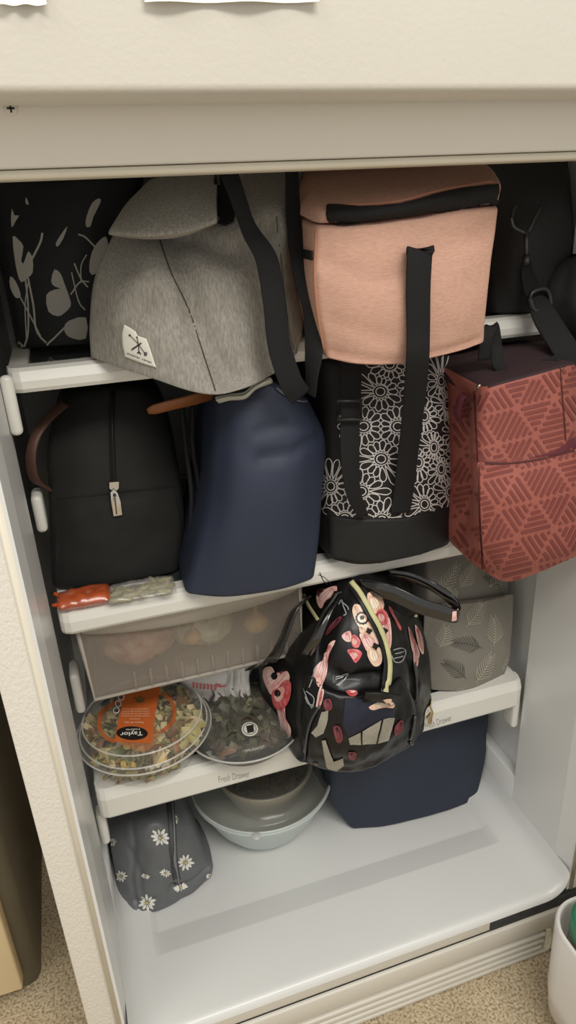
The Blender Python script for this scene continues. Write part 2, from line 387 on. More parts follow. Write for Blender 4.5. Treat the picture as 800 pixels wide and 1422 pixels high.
# mullion and freezer door
M('mullion', *cat_(box((-WO, -.002, .9985), (WO, .03, 1.06), .002)), mat('mullion_enamel', (232, 226, 214), .45, var=.03, vs=8), FR)
M('mullion_lip', *cat_(box((-.36, -.004, .9915), (.36, .03, .9978), .0028)), CREAM, FR)
FD = M('freezer_door', *box((-WO, -.062, 1.0365), (WO, -.008, 1.62), .006, 3), ENAM, FR)
s0 = at(15, 151, -.002)
SCW = M('screw', *lathe([(0, .0022), (.003, .002), (.0046, .0006), (.005, 0)], (0, 0, 0), 20), mat('painted_screw', (214, 208, 196), .4), FR)
me = SCW.data
for v in me.vertices:
    p = np.array(v.co)+LOC['refrigerator']; v.co = Vector((p[0]+s0[0], s0[1]-p[2], s0[2]+p[1]))-Vector(LOC['refrigerator'])
M('screw_slot', *cat_(box((s0[0]-.0026, s0[1]-.0026, s0[2]-.0006), (s0[0]+.0026, s0[1]-.0015, s0[2]+.0006)), box((s0[0]-.0006, s0[1]-.0026, s0[2]-.0026), (s0[0]+.0006, s0[1]-.0015, s0[2]+.0026))), DARKG, SCW, smooth=False)
PAP = mat('paper', (236, 231, 220), .8)
def paper(x0, x1, yb, label):
    a, b = at(x0, yb, -.0635), at(x1, yb+ (0), -.0635); zb = a[2]
    xs = np.linspace(a[0], b[0], 16); V = []; F = []
    for j, z in enumerate((0, .004, .012, .12)):
        for i, x in enumerate(xs):
            lift = .0035*math.exp(-j*.9)*(1+.6*math.sin(i*.9)); V.append((x, -.0635-lift, zb+z+(b[2]-a[2])*i/15))
    for j in range(3):
        for i in range(15): F.append((j*16+i, j*16+i+1, (j+1)*16+i+1, (j+1)*16+i))
    V2 = [(v[0], v[1]+.0006, v[2]) for v in V]; n = len(V)
    F2 = F+[tuple(i+n for i in f)[::-1] for f in F]+[(i, i+1, n+i+1, n+i) for i in range(15)]
    return tag(M('paper_sheet', V+V2, F2, PAP), label, 'paper')
paper(-5, 65, 9, 'small curled white paper at the left top of the freezer door')
paper(200, 440, 5, 'long white paper strip on the middle of the freezer door')
# shelf brackets on the liner walls
def bracket(s, Y, z, h=.07, d=.03):
    M('shelf_bracket', *box((min(s*.3262, s*.3140), Y-d/2, z-h/2), (max(s*.3262, s*.3140), Y+d/2, z+h/2), .0055, 4), SHW, FR)
bracket(-1, .215, .40, .062, .04); bracket(-1, .165, .205, .055, .025); bracket(-1, .2, .66, .045, .035); bracket(-1, .128, .80, .06, .012)
bracket(1, .16, .215, .055, .03)
# ------------------------------------------------------------------ shelves
def shelf(zb, zt, label, w=.3195, yf=.132, yi=.160):
    """moulded frame (front bar, side rails, rear rail) around a glass pane"""
    T = thing('refrigerator_shelf', label, 'shelf', (0, .3, zb))
    y0 = yf; pr = [(y0+.003, zb), (y0+.0005, zb+.004), (y0, zt-.012), (y0+.004, zt-.003), (y0+.009, zt), (yi, zt), (yi+.003, zt-.004), (yi+.003, zb+.004), (yi-.004, zb)]
    # front bar with rounded plan corners
    V = []; F = []; n = len(pr); xs = [-w, -w+.0015, -w+.005, -w+.012, w-.012, w-.005, w-.0015, w]; dy = [.012, .007, .003, 0, 0, .003, .007, .012]
    for x, d in zip(xs, dy):
        for (y, z) in pr: V.append((x, y+d*(1 if y < yi-.01 else 0), z))
    for k in range(len(xs)-1):
        for i in range(n): F.append((k*n+i, k*n+(i+1) % n, (k+1)*n+(i+1) % n, (k+1)*n+i))
    F += [tuple(range(n)), tuple(range((len(xs)-1)*n, len(xs)*n))[::-1]]
    M('front_bar', V, F, SHW, T, smooth=False)
    for s in (-1, 1):
        M('side_rail', *box((min(s*w, s*(w-.020)), yi-.002, zb+.004), (max(s*w, s*(w-.020)), .53, zt-.0002), .003), SHW, T)
    M('rear_rail', *box((-w, .515, zb+.004), (w, .535, zt), .003), SHW, T)
    M('glass_pane', *box((-w+.012, yi-.004, zt-.007), (w-.012, .525, zt-.003)), GLASS, T, smooth=False)
    return T
Z1, Z2, Z3 = .833, .557, .2875
shelf(.8095, Z1, 'uppermost white-framed glass shelf, under the grey and pink bags')
shelf(.5285, Z2, 'middle white-framed glass shelf, holding the black, navy and red bags')
S3 = shelf(.2425, Z3, 'lowest white-framed glass shelf lettered as a fresh drawer cover')
def bvho(o):
    me = o.data; b = LOC[o.name]
    return BVHTree.FromPolygons([Vector(b)+v.co for v in me.vertices], [tuple(p.vertices) for p in me.polygons])
INK = mat('grey_ink', (150, 150, 146), .6)
fb = bvho([c for c in S3.children if c.name.startswith('front_bar')][0])
throw('lettering', [text2('Fresh Drawer', ((304, 1087), (347, 1078.5), (303, 1078)))], fb, INK, S3, .0003)
throw('lettering', [text2('Fresh Drawer', ((591, 1013), (628, 1000.5), (589, 1004.5)))], fb, INK, S3, .0003)
# ================================================================== TOP SHELF
def base_of(rows, z): 
    p = at(*rows[-1][len(rows[-1])//2]); return (p[0], p[1]+.05, z)
# --- black tote with pale leaf print, back left
rows = [[(-22, 238, .28), (60, 240, .27), (130, 236, .26), (205, 236, .27)], [(-6, 330, .27), (60, 330, .255), (120, 330, .25), (180, 330, .26)],
        [(12, 420, .26), (60, 420, .25), (110, 420, .245), (165, 420, .25)], [(27, 492, .255), (60, 491, .24), (105, 490, .235), (160, 487, .24)]]
T = thing('tote_bag', 'black bag with pale leaf and stem print, back left of the top shelf', 'bag', base_of(rows, Z1))
toteb = mat('black_tote_cloth', (30, 31, 32), .6, bump=.2, bs=300)
o, bv = soft('bag_body', rows, .22, toteb, T, r=(.15, .12, .2), zfloor=Z1+.001, zfront=-1, maxy=.55, minx=-.322)
def c3(pts, ox=0, oy=230, s=2.667): return [(x/s+ox, y/s+oy) for x, y in pts]
LEAF = mat('pale_leaf_print', (206, 200, 188), .7)
P = [blob2(c3(q), 2) for q in (
    [(48, 262), (70, 275), (88, 300), (80, 350), (88, 362), (100, 330), (108, 318), (122, 345), (122, 395), (105, 415), (80, 432), (66, 400), (55, 340)],
    [(202, 385), (225, 400), (240, 440), (258, 490), (262, 520), (240, 545), (215, 558), (180, 540), (172, 480), (200, 460), (225, 455), (205, 448), (190, 430)],
    [(390, 262), (400, 300), (395, 370), (340, 405), (330, 370), (340, 320), (360, 285)],
    [(238, 600), (255, 575), (318, 562), (318, 640), (270, 640), (245, 625)],
    [(40, 410), (60, 430), (78, 480), (60, 490), (40, 450)],
    [(70, 650), (90, 665), (100, 695), (85, 690), (72, 675)], [(108, 665), (125, 680), (130, 705), (112, 700)],
    [(365, 122), (372, 135), (345, 190), (335, 225), (318, 225), (320, 190), (340, 140)],
    [(250, 225), (235, 270), (215, 300), (207, 290), (222, 262)], [(45, 160), (55, 185), (72, 185), (60, 205), (46, 230), (42, 205)], [(98, 118), (108, 145), (96, 140)])]
P += [stroke2(c3(q), w) for q, w in (([(158, 250), (150, 285), (120, 345)], 3), ([(95, 415), (105, 520), (105, 620), (92, 670)], 2.4), ([(105, 415), (125, 520), (140, 620), (212, 688)], 2.6),
    ([(108, 420), (95, 500), (95, 560), (100, 640)], 1.5), ([(75, 485), (130, 590), (185, 700)], 1.8), ([(240, 600), (200, 640), (175, 665), (165, 705)], 2.5),
    ([(275, 362), (300, 420), (325, 450)], 2), ([(265, 395), (290, 500), (315, 535)], 1.6), ([(330, 430), (295, 432), (262, 478)], 2), ([(290, 255), (315, 265), (350, 300)], 2.2), ([(320, 330), (300, 370), (300, 430)], 1.5))]
throws('leaf_print', P, bv, LEAF, T, .001)
# --- grey heather roll-top bag
HEA = mat('grey_heather', (160, 155, 145), .85, var=.40, vs=520, stretch=(1, 1, .22), bump=.35, bs=500)
rows = [[(200, 262, .185), (255, 226, .20), (330, 222, .20), (398, 226, .20), (410, 232, .21)],
        [(158, 322, .145), (222, 318, .132), (300, 308, .125), (385, 300, .105), (408, 300, .125)],
        [(128, 385, .130), (210, 390, .085), (290, 388, .085), (385, 390, .10), (416, 380, .13)],
        [(121, 450, .140), (190, 468, .085), (275, 468, .072), (370, 462, .09), (420, 450, .125)],
        [(123, 496, .142), (188, 520, .090), (300, 552, .055), (376, 524, .085), (416, 489, .13)]]
G1 = thing('roll_top_bag', 'light grey heather roll-top lunch bag with a long black shoulder strap', 'bag', base_of(rows, Z1))
body, bg = soft('bag_body', rows, .15, HEA, G1, r=(.05, .03, .10), n=(44, 44, 10), back=(.66, .9, .045, .01), zfloor=Z1+.001, zfront=.130,
    creases=(([(.30, .26), (.42, .5), (.52, .75), (.58, .95)], .010, .016), ([(.02, .25), (.2, .5), (.25, .62)], .018, .006), ([(.42, .32), (.60, .40), (.72, .30)], .012, .012), ([(.7, .3), (.74, .6), (.8, .9)], .02, .006), ([(.15, .25), (.22, .45), (.12, .7)], .012, -.007)), nz=.0022, nsc=18)
# rolled flap lying over the top
frow = [[(205, 250, .165), (235, 238, .160), (270, 234, .155), (302, 232, .150)], [(172, 285, .118), (215, 276, .105), (260, 272, .098), (302, 270, .095)], [(150, 318, .090), (200, 322, .072), (255, 319, .066), (304, 303, .068)], [(149, 327, .095), (200, 333, .082), (255, 329, .078), (303, 310, .078)]]
fo, bfl = soft('rolled_flap', frow, .030, HEA, G1, r=(.08, .12, .6), n=(22, 18, 4), back=(.9, .96, .006, 0), nz=.002, nsc=25, bulge=.0, creases=(([(.3, .95), (.6, .8)], .006, .004),))
th = throw('flap_band', [blob2([(299, 236), (326, 236), (328, 275), (325, 310), (302, 312), (299, 275)], 2)], [bg, bfl], BLKW, G1, .0015, thick=.0015)
# crease seam line, darkened to carry the shade of the fold
throw('seam', [stroke2([(221, 330), (238, 380), (262, 430), (285, 500), (299, 543)], 1.8)], bg, mat('seam_and_fold_shade', (70, 66, 60), .9), G1, .0004)
throw('seam', [stroke2([(384, 300), (392, 380), (402, 460), (408, 485)], 1.0)], bg, MC['seam_and_fold_shade'], G1, .0004)
# woven patch with crossed tools
WHP = mat('white_label_cloth', (224, 220, 208), .8, bump=.2, bs=900)
pp = lambda q: [(160+x/800*70, 440+y/914*80) for x, y in q]
pt = throw('label_patch', [blob2(pp([(150, 118), (240, 170), (330, 230), (365, 300), (500, 345), (560, 500), (610, 660), (662, 805), (410, 725), (165, 632), (125, 450), (115, 280)]), 1, 4)], bg, WHP, G1, .0009, thick=.0006, label='white label patch with crossed arrows')
PI = mat('black_print', (34, 32, 30), .7)
throw('emblem', [stroke2(pp(q), w, 2) for q, w in (([(245, 285), (380, 420), (500, 600)], .9), ([(360, 315), (385, 430), (395, 575)], 1.1), ([(278, 515), (385, 440), (430, 410)], 1.8), ([(365, 570), (395, 545), (425, 590)], 1.3), ([(240, 280), (262, 300)], 2.4), ([(355, 312), (368, 330)], 2))] + [ring2(*pp([(497, 580)])[0], 1.6, 2.1, 1.2), ell2(*pp([(500, 600)])[0], 1.2, .9)], bg, PI, pt or G1, .0022)
throw('lettering', [text2('CROSSFIELD & CO'.replace('CROSSFIELD & CO', '------------ & -------'), (pp([(215, 590)])[0], pp([(590, 722)])[0], pp([(222, 562)])[0]))], bg, PI, pt or G1, .0022) if 0 else \
 throw('lettering', [stroke2(pp([(x, 572+(x-215)*.39), (x+17, 572+(x+17-215)*.39)]), 1.3 if i % 3 else 1.7, 1) for i, x in enumerate(list(range(215, 410, 25))+[440]+list(range(470, 585, 25)))], bg, PI, pt or G1, .0022)
# long shoulder strap loop: two halves meeting low over the navy bag
def P3(q): return cr([at(*p) for p in q], 8)
pa = P3([(316, 235, .075), (326, 262, .070), (346, 318, .066), (370, 360, .062), (381, 420, .060), (388, 480, .056), (404, 530, .054), (418, 551, .058)])
M('shoulder_strap', *strap(pa, (1, .05, .12), np.interp(np.linspace(0, 1, len(pa)), [0, .25, .45, .8, 1], [.017, .014, .0215, .0235, .0235]), .002), BLKW, G1)
pb = P3([(405, 232, .115), (408, 300, .10), (416, 370, .08), (432, 430, .062), (436, 480, .056), (433, 520, .055), (431, 548, .060)])
M('shoulder_strap', *strap(pb, [(1, .0, .1)]*3+[(.8, -.6, .1)]*2+[(.35, -.9, 0)]*2, np.interp(np.linspace(0, 1, len(pb)), [0, .5, .75, 1], [.013, .017, .019, .015]), .002), BLKW, G1)
# --- pink linen cooler
PINK = mat('pink_linen', (206, 162, 141), .85, var=.16, vs=160, stretch=(1, 1, 3.5), bump=.35, bs=420)
PINKD = mat('pink_linen_side', (190, 140, 118), .85, var=.16, vs=160, stretch=(1, 1, 3.5), bump=.35, bs=420)
rows = [[(439, 314, .045), (500, 312, .035), (576, 302, .033), (640, 292, .035), (697, 285, .045)],
        [(437, 385, .040), (500, 390, .025), (570, 390, .022), (630, 385, .025), (685, 378, .040)],
        [(442, 440, .040), (500, 445, .025), (570, 448, .022), (630, 440, .025), (679, 434, .040)],
        [(454, 500, .046), (500, 508, .032), (556, 508, .030), (612, 497, .032), (676, 477, .046)]]
PK = thing('cooler_bag', 'salmon pink linen cooler bag with black zip band, on the top shelf', 'bag', base_of(rows, Z1))
body, bp = soft('bag_body', rows, .20, PINK, PK, r=(.07, .05, .10), n=(34, 30, 12), back=(.86, .98, .022, .02), zfloor=Z1+.001, zfront=.130, nz=.0016, nsc=22, seed=3,
    creases=(([(.05, .22), (.35, .34), (.62, .2), (.95, .10)], .008, .003), ([(.1, .7), (.4, .78)], .01, .002), ([(.0, .93), (.5, .97), (.95, .93)], .004, .003)))
lrows = [[(425, 232, .22), (500, 216, .24), (590, 210, .24), (655, 215, .22)], [(428, 256, .14), (505, 244, .13), (600, 232, .13), (684, 231, .14)],
         [(444, 287, .058), (505, 290, .036), (600, 274, .034), (700, 253, .050)], [(441, 312, .052), (503, 308, .040), (600, 296, .038), (697, 283, .050)]]
lid, bl = soft('zip_lid', lrows, .10, PINK, PK, r=(.06, .04, .3), n=(30, 16, 6), back=(.95, .3, 0, .0), nz=.0015, seed=8, bulge=.003)
M('side_gusset', *soft.__wrapped__) if 0 else None
throw('zip_band', [blob2([(453, 292), (459, 285), (500, 289), (555, 285), (600, 273), (640, 264), (703, 257), (703, 270), (698, 285), (640, 292), (576, 302), (520, 309), (480, 315), (462, 312), (455, 304)], 2)], [bp, bl], BLKW, PK, .002, thick=.001)
PIPE = mat('pink_piping', (176, 124, 100), .8)
for q in ([(452, 286), (501, 286), (555, 281), (600, 269), (637, 261), (700, 251)], ):
    h = [hit([bp, bl], x, y, .001) for x, y in cr(q, 4)]; M('piping', *tube([x for x in h if x is not None], .0016, 6), PIPE, PK)
for q in ([(440, 318), (438, 385), (443, 440), (452, 490)], ):
    h = [hit([bp], x, y, .0006) for x, y in cr(q, 4)]; h = [x for x in h if x is not None and x[1] < .09]
    if len(h) > 3: M('piping', *tube(h, .0013, 6), PIPE, PK)
throw('strap_tab', [blob2([(416, 344), (436, 349), (436, 362), (416, 357)], 1)], [bp], BLKW, PK, .0015, thick=.0015)
# --- large black bag, back right of the top shelf
rows = [[(672, 215, .19), (730, 210, .18), (800, 205, .17), (900, 200, .19)], [(675, 300, .18), (730, 300, .15), (800, 290, .145), (900, 280, .17)],
        [(680, 380, .17), (730, 380, .14), (800, 375, .14), (900, 370, .16)], [(684, 448, .165), (730, 447, .15), (790, 440, .15), (880, 430, .16)]]
rows = [[(min(p[0], 836), p[1], p[2]) for p in r] for r in rows]
DK = mat('black_polyester', (34, 33, 32), .62, bump=.2, bs=500, var=.2, vs=8)
BB = thing('duffel_bag', 'large black bag with snap hook and adjuster strap, right of the pink cooler', 'bag', base_of(rows, Z1))
body, bb = soft('bag_body', rows, .18, DK, BB, r=(.1, .1, .15), zfloor=Z1+.001, zfront=.1, nz=.003, nsc=14, seed=12, maxy=.54, maxx=.322)
dr = [at(*p) for p in cr([(717, 283, .135), (711, 300, .13), (713, 314, .128), (724, 321, .128), (733, 322, .128), (742, 304, .13), (751, 287, .135)], 4)]
HK = mat('dark_gunmetal', (84, 84, 86), .35, metal=.7)
M('snap_hook', *cat_(tube(dr, .0022), tube([at(731, 321, .127), at(731, 340, .127), at(731, 362, .127)], .0028), tube([at(731, 355, .127), at(731, 368, .127)], .0045)), HK, BB)
ps = P3([(731, 366, .128), (733, 385, .126), (743, 410, .120), (760, 445, .095), (782, 480, .07), (806, 520, .055)])
M('strap', *strap(ps, (1, 0, .35), np.interp(np.linspace(0, 1, len(ps)), [0, .3, .6, 1], [.012, .02, .03, .032]), .003), BLKW, BB)
M('adjuster_buckle', *tube([at(*p) for p in cr([(738, 407, .112), (757, 401, .112), (765, 415, .11), (762, 426, .108), (744, 432, .108), (738, 420, .11)], 3, True)], .0028, 8, True), BUCK, BB)
# --- soft dark bag at the right edge
rows = [[(788, 372, .12), (812, 362, .10), (850, 350, .10)], [(776, 420, .12), (810, 425, .09), (850, 425, .1)], [(786, 455, .125), (815, 470, .095), (850, 480, .1)], [(800, 480, .14), (820, 500, .11), (850, 505, .12)]]
RB = thing('pouch', 'soft charcoal pouch at the right end of the top shelf', 'bag', base_of(rows, Z1))
soft('pouch_body', rows, .05, mat('charcoal_cloth', (42, 44, 44), .75, bump=.2, bs=300), RB, r=(.3, .3, .4), n=(12, 14, 5), nz=.002, maxx=.323)
# ================================================================== MIDDLE SHELF
# --- black lunch bag
rows = [[(84, 556, .235), (120, 540, .225), (158, 536, .22), (196, 538, .225), (222, 552, .24)], [(67, 622, .215), (110, 612, .195), (158, 606, .19), (205, 602, .195), (238, 604, .215)],
        [(68, 700, .20), (110, 694, .180), (158, 688, .175), (206, 682, .18), (252, 676, .20)], [(70, 768, .192), (112, 762, .178), (160, 755, .172), (208, 748, .178), (257, 738, .193)], [(73, 822, .187), (114, 822, .177), (160, 817, .170), (206, 808, .173), (248, 800, .183)]]
LB = thing('lunch_bag', 'black canvas lunch bag with brown leather handles and a silver zip pull', 'bag', base_of(rows, Z2))
body, be = soft('bag_body', rows, .18, CHAR, LB, r=(.12, .08, .14), n=(34, 34, 10), back=(.90, .98, .012, .0), zfloor=Z2+.001, zfront=-1, nz=.0022, nsc=20, seed=21,
    creases=(([(.0, .54), (.5, .52), (1, .49)], .0022, .003), ([(.08, .5), (.06, .9)], .003, .002)), minx=-.338)
throw('pocket_seam', [stroke2([(78, 693), (120, 689), (160, 684), (200, 680), (243, 675)], 1.4), stroke2([(241, 676), (250, 720), (253, 775), (250, 800)], 1.3), stroke2([(80, 694), (78, 740), (75, 812)], 1.2)], be, BLK, LB, .0008)
throw('zipper', [stroke2([(157, 545), (155, 580), (156, 625), (158, 672)], 8)], be, BLKW, LB, .001, thick=.0008)
throw('zip_teeth', [stroke2([(158, 545), (156, 580), (157, 625), (158.5, 672)], 1.6)], be, mat('black_zip_teeth', (14, 14, 14), .35), LB, .003, thick=.0012)
h = hit(be, 159, 675, .004)
Yp = h[1]-.001
def quadplate(name, q, t, m, parent):  # px/py/Y outline -> thin plate
    A = [at(*p) for p in q]; B = [p+np.array([0, t, 0]) for p in A]; n = len(A)
    return M(name, A+B, [tuple(range(n)), tuple(range(n, 2*n))[::-1]]+[(i, (i+1) % n, n+(i+1) % n, n+i) for i in range(n)], m, parent, smooth=False)
quadplate('zip_slider', [(152, 670, Yp), (165, 669, Yp), (165, 678, Yp), (161, 682, Yp), (156, 682, Yp), (152, 678, Yp)], .004, METAL, LB)
pl = quadplate('zip_pull', [(153.5, 684, Yp-.003), (158, 680, Yp-.003), (163, 684, Yp-.003), (167.5, 697, Yp-.004), (169.5, 715, Yp-.004), (158, 717, Yp-.004), (155, 700, Yp-.004)], .0018, METAL, LB)
quadplate('pull_slot', [(157, 686, Yp-.0042), (161, 686, Yp-.0042), (161.5, 690, Yp-.0042), (157.5, 690, Yp-.0042)], .0008, DARKG, pl)
quadplate('pull_groove', [(158.5, 692, Yp-.0052), (160.5, 692, Yp-.0052), (163.0, 714, Yp-.0055), (161.0, 714.5, Yp-.0055)], .0008, mat('brown_enamel_fill', (90, 58, 40), .4), pl)
LEA = mat('brown_leather', (140, 84, 44), .5, var=.2, vs=40, bump=.15, bs=300); LEAD = mat('dark_brown_leather', (84, 56, 46), .55, var=.2, vs=30)
p1 = P3([(90, 560, .22), (66, 582, .20), (48, 610, .185), (43, 640, .18), (50, 668, .19), (72, 680, .21)])
tag(M('handle', *strap(p1, [(.8, -.35, -.5), (.9, -.3, .1), (.9, -.3, .3), (.6, -.3, -.8)], .011, .003), LEAD, LB), 'dark brown leather handle on the left side')
p2 = P3([(205, 571, .155), (235, 563, .150), (268, 555, .155), (302, 545, .17)])
tag(M('handle', *strap(p2, (.0, -.35, 1), np.interp(np.linspace(0, 1, len(p2)), [0, .1, 1], [.006, .0115, .014]), .0032), LEA, LB), 'tan leather handle end pointing right')
for q in ([(268, 560, .205), (268, 620, .19), (277, 690, .185), (272, 770, .178)], [(252, 560, .205), (258, 620, .19), (266, 690, .18), (262, 760, .178)]):
    M('side_piping', *tube(P3(q), .003), BLK, LB)
# --- navy cooler bag
NAVY = mat('navy_neoprene', (38, 46, 65), .6, bump=.12, bs=500, sheen=.0, var=.08, vs=12); NAVD = mat('navy_side', (24, 28, 40), .7)
rows = [[(302, 560, .135), (330, 545, .115), (372, 531, .108), (405, 545, .110), (430, 554, .125)], [(296, 620, .13), (330, 615, .097), (375, 608, .088), (420, 605, .092), (454, 612, .12)],
        [(290, 690, .125), (325, 690, .090), (370, 688, .078), (412, 684, .080), (450, 682, .11)], [(272, 765, .12), (315, 770, .092), (360, 768, .083), (405, 762, .085), (445, 752, .105)], [(256, 828, .118), (305, 833, .100), (350, 829, .094), (398, 820, .090), (438, 806, .100)]]
NB = thing('cooler_bag', 'plain navy blue bag with grey knit side, middle of the middle shelf', 'bag', base_of(rows, Z2))
body, bn = soft('bag_body', rows, .22, NAVY, NB, r=(.10, .06, .10), n=(34, 36, 10), back=(.84, .95, .012, .0), zfloor=Z2+.001, zfront=.128, nz=.0008, nsc=12, seed=31,
    creases=(([(.40, .22), (.6, .19), (.8, .165)], .005, .003), ([(.45, .335), (.68, .33), (.93, .23)], .0055, .006), ([(.30, .27), (.36, .33), (.45, .38)], .012, .002)))
throw('side_seam', [stroke2([(451, 640), (450, 700), (447, 750), (441, 798)], 5, taper=[(0, .4), (.5, 1.1), (1, 1.6)])], bn, mat('grey_knit', (140, 138, 134), .9, var=.4, vs=500, bump=.5, bs=600), NB, .0012, thick=.001, label='grey knit side panel')
cd = mat('pale_trim', (176, 174, 160), .8, bump=.3, bs=500)
M('trim', *strap(P3([(302, 557, .105), (318, 553, .095), (340, 551, .088), (356, 538, .085), (378, 529, .085)]), (.1, -.7, .7), .006, .002), cd, NB)
M('trim', *strap(P3([(300, 553, .108), (320, 549, .098), (340, 546, .092), (355, 534, .088), (376, 526, .088)]), (.1, -.7, .7), .003, .002), cd, NB)
throw('bound_edge', [stroke2([(383, 539), (398, 550), (414, 557), (426, 557), (435, 548)], 3.2)], bn, mat('slate_trim', (84, 92, 104), .7), NB, .001, thick=.001)
M('thread', *tube(P3([(444, 795, .10), (449, 806, .10), (455, 812, .105)]), .0006, 5), BLK, NB)
M('thread', *tube(P3([(442, 798, .10), (452, 803, .10), (460, 812, .105)]), .0005, 5), BLK, NB)
# --- black bag with white outlined flowers
rows = [[(452, 503, .135), (505, 499, .125), (560, 499, .122), (612, 495, .13), (632, 495, .165)], [(454, 580, .13), (505, 578, .105), (562, 576, .100), (612, 572, .115), (634, 575, .16)],
        [(455, 660, .125), (505, 658, .100), (562, 655, .095), (614, 648, .11), (635, 648, .155)], [(456, 730, .122), (505, 732, .100), (562, 728, .095), (612, 716, .11), (638, 708, .145)], [(460, 779, .120), (505, 787, .106), (560, 779, .104), (610, 765, .113), (636, 752, .14)]]
FB = thing('cooler_bag', 'black bag printed with white outlined flowers, in front of it a black webbing handle', 'bag', base_of(rows, Z2))
body, bf = soft('bag_body', rows, .20, mat('black_print_cloth', (28, 24, 24), .75, bump=.2, bs=600), FB, r=(.08, .06, .10), n=(34, 34, 10), back=(.86, .95, -.006, .0), zfloor=Z2+.001, zfront=.128, nz=.001, seed=41)
throw('black_base', [blob2([(455, 716), (500, 721), (560, 720), (600, 712), (636, 700), (640, 755), (600, 770), (505, 790), (458, 784)], 1)], bf, mat('black_base_cloth', (22, 23, 23), .6, bump=.2, bs=500), FB, .0006, thick=.0006)
FL = [(528, 544, 28, 1), (505, 592, 24, 1), (552, 592, 24, 1), (529, 637, 28, 1), (502, 682, 30, 1), (460, 675, 26, .8), (479, 720, 26, 1), (541, 506, 22, 1), (580, 700, 30, .8), (589, 700, 28, .8), (581, 642, 26, .7), (612, 529, 32, .6), (620, 562, 28, .55), (589, 578, 24, .7), (602, 621, 32, .62), (612, 651, 26, .6), (624, 683, 26, .6), (628, 602, 24, .4), (631, 640, 22, .4), (574, 530, 26, .7), (530, 722, 22, 1), (466, 620, 0, 1)]
FL = [f for f in FL if f[2] and (f[0], f[1]) not in ((580, 700),)]
def keepf(p):
    b = np.interp(p[0], [455, 500, 560, 600, 636], [716, 721, 720, 712, 700]); return p[1] < b-1 and p[0] < 634
GR = []
for (cx, cy, rad, sx) in FL:
    rad *= 1.3; SH = []; GR.append(SH)
    SH += [cut(ring2(cx, cy, 6.2*sx, 5.6, 1.5), keepf), cut(ring2(cx, cy, 10.2*sx, 9, 1.2), keepf)]
    npet = 15
    for k in range(npet):
        a = 2*math.pi*(k+.5*((cx) % 2))/npet; d = np.array([math.cos(a)*sx, math.sin(a)]); L = rad*1.15
        for (ox, oy, _, _s) in FL:
            if (ox, oy) == (cx, cy): continue
            o = np.array([ox-cx, oy-cy]); pr = d@o
            if pr > 0: L = min(L, .5*(o@o)/pr*.97)
        if L < 13: continue
        nrm = np.array([-d[1], d[0]]); nrm /= np.linalg.norm(nrm); c = np.array([cx, cy], float); hw = min(4.6, L*.165)*(.5+.5*sx)
        pts = [c+d*10.5, c+d*L*.55+nrm*hw*.7, c+d*L*.85+nrm*hw, c+d*L, c+d*L*.85-nrm*hw, c+d*L*.55-nrm*hw*.7, c+d*10.5]
        SH.append(cut(stroke2(pts, 1.35, 3), keepf))
throws('flower_print', GR, bf, mat('white_flower_print', (205, 200, 196), .7), FB, .0009)
st = P3([(478, 497, .095), (482, 560, .085), (486, 620, .080), (500, 690, .082), (512, 716, .088)])
M('webbing_strap', *strap(P3([(488, 500, .098), (487, 560, .088), (486, 620, .083), (490, 680, .084), (505, 718, .090)]), (1, 0, .0), np.interp(np.linspace(0, 1, 33), [0, .55, .8, 1], [.024, .022, .017, .012]), .002), BLKW, FB)
M('slider_buckle', *tube([at(*p) for p in ((468, 556, .078), (502, 556, .078), (502, 582, .078), (469, 582, .078))], .0022, 8, True), BUCK, FB)
pw = P3([(584, 348, .020), (583, 352, .0155), (581, 400, .0135), (581, 460, .015), (580, 500, .017), (575, 560, .045), (568, 620, .070), (561, 680, .085), (556, 712, .089)])
M('webbing_handle', *strap(pw, (1, 0, .02), np.interp(np.linspace(0, 1, len(pw)), [0, .4, 1], [.0255, .0240, .0255]), .0025), BLKW, FB)
M('webbing_handle', *strap(cr([at(584, 349, .017), at(584, 349, .022)+np.array([0, .003, 0]), at(584, 420, .021)+np.array([0, .002, 0])], 5), (1, 0, 0), .0245, .002), BLKW, FB) if 0 else None
# --- red bag with striped triangles
REDB = mat('terracotta_cloth', (154, 86, 74), .7, bump=.3, bs=350, var=.1, vs=15); REDS = mat('dark_red_stripe', (118, 56, 50), .7, bump=.3, bs=350); RED2 = mat('maroon_lining', (92, 34, 46), .8)
rows = [[(650, 549, .085), (673, 538, .030), (725, 523, .020), (776, 509, .022), (800, 504, .05)], [(652, 620, .08), (664, 620, .022), (725, 606, .010), (784, 590, .012), (812, 592, .05)],
        [(655, 690, .075), (667, 700, .012), (725, 690, -.002), (790, 672, .0), (822, 668, .05)], [(640, 745, .09), (672, 765, .016), (725, 768, .002), (795, 745, .004), (830, 735, .05)], [(629, 758, .110), (672, 794, .030), (712, 808, .016), (795, 773, .016), (832, 758, .05)]]
RD = thing('lunch_tote', 'terracotta red tote with striped triangle print overhanging the shelf edge', 'bag', base_of(rows, Z2))
body, br = soft('bag_body', rows, .17, REDB, RD, r=(.03, .05, .06), n=(48, 34, 12), back=(.90, .85, .014, .02), zfloor=Z2+.001, zfront=.128, nz=.0016, nsc=22, seed=51, maxx=.324,
    creases=(([(.25, .0), (.25, .5), (.25, .95)], .0025, .003),))
prow = [[(663, 642, .0115), (700, 643, .004), (745, 638, .002), (799, 625, .006), (812, 622, .03)], [(667, 700, .004), (705, 700, -.008), (750, 692, -.010), (802, 680, -.004), (822, 676, .03)],
        [(671, 762, .008), (705, 772, -.006), (752, 765, -.008), (803, 748, -.002), (828, 742, .03)], [(673, 792, .026), (705, 808, .010), (755, 793, .008), (805, 770, .012), (830, 760, .04)]]
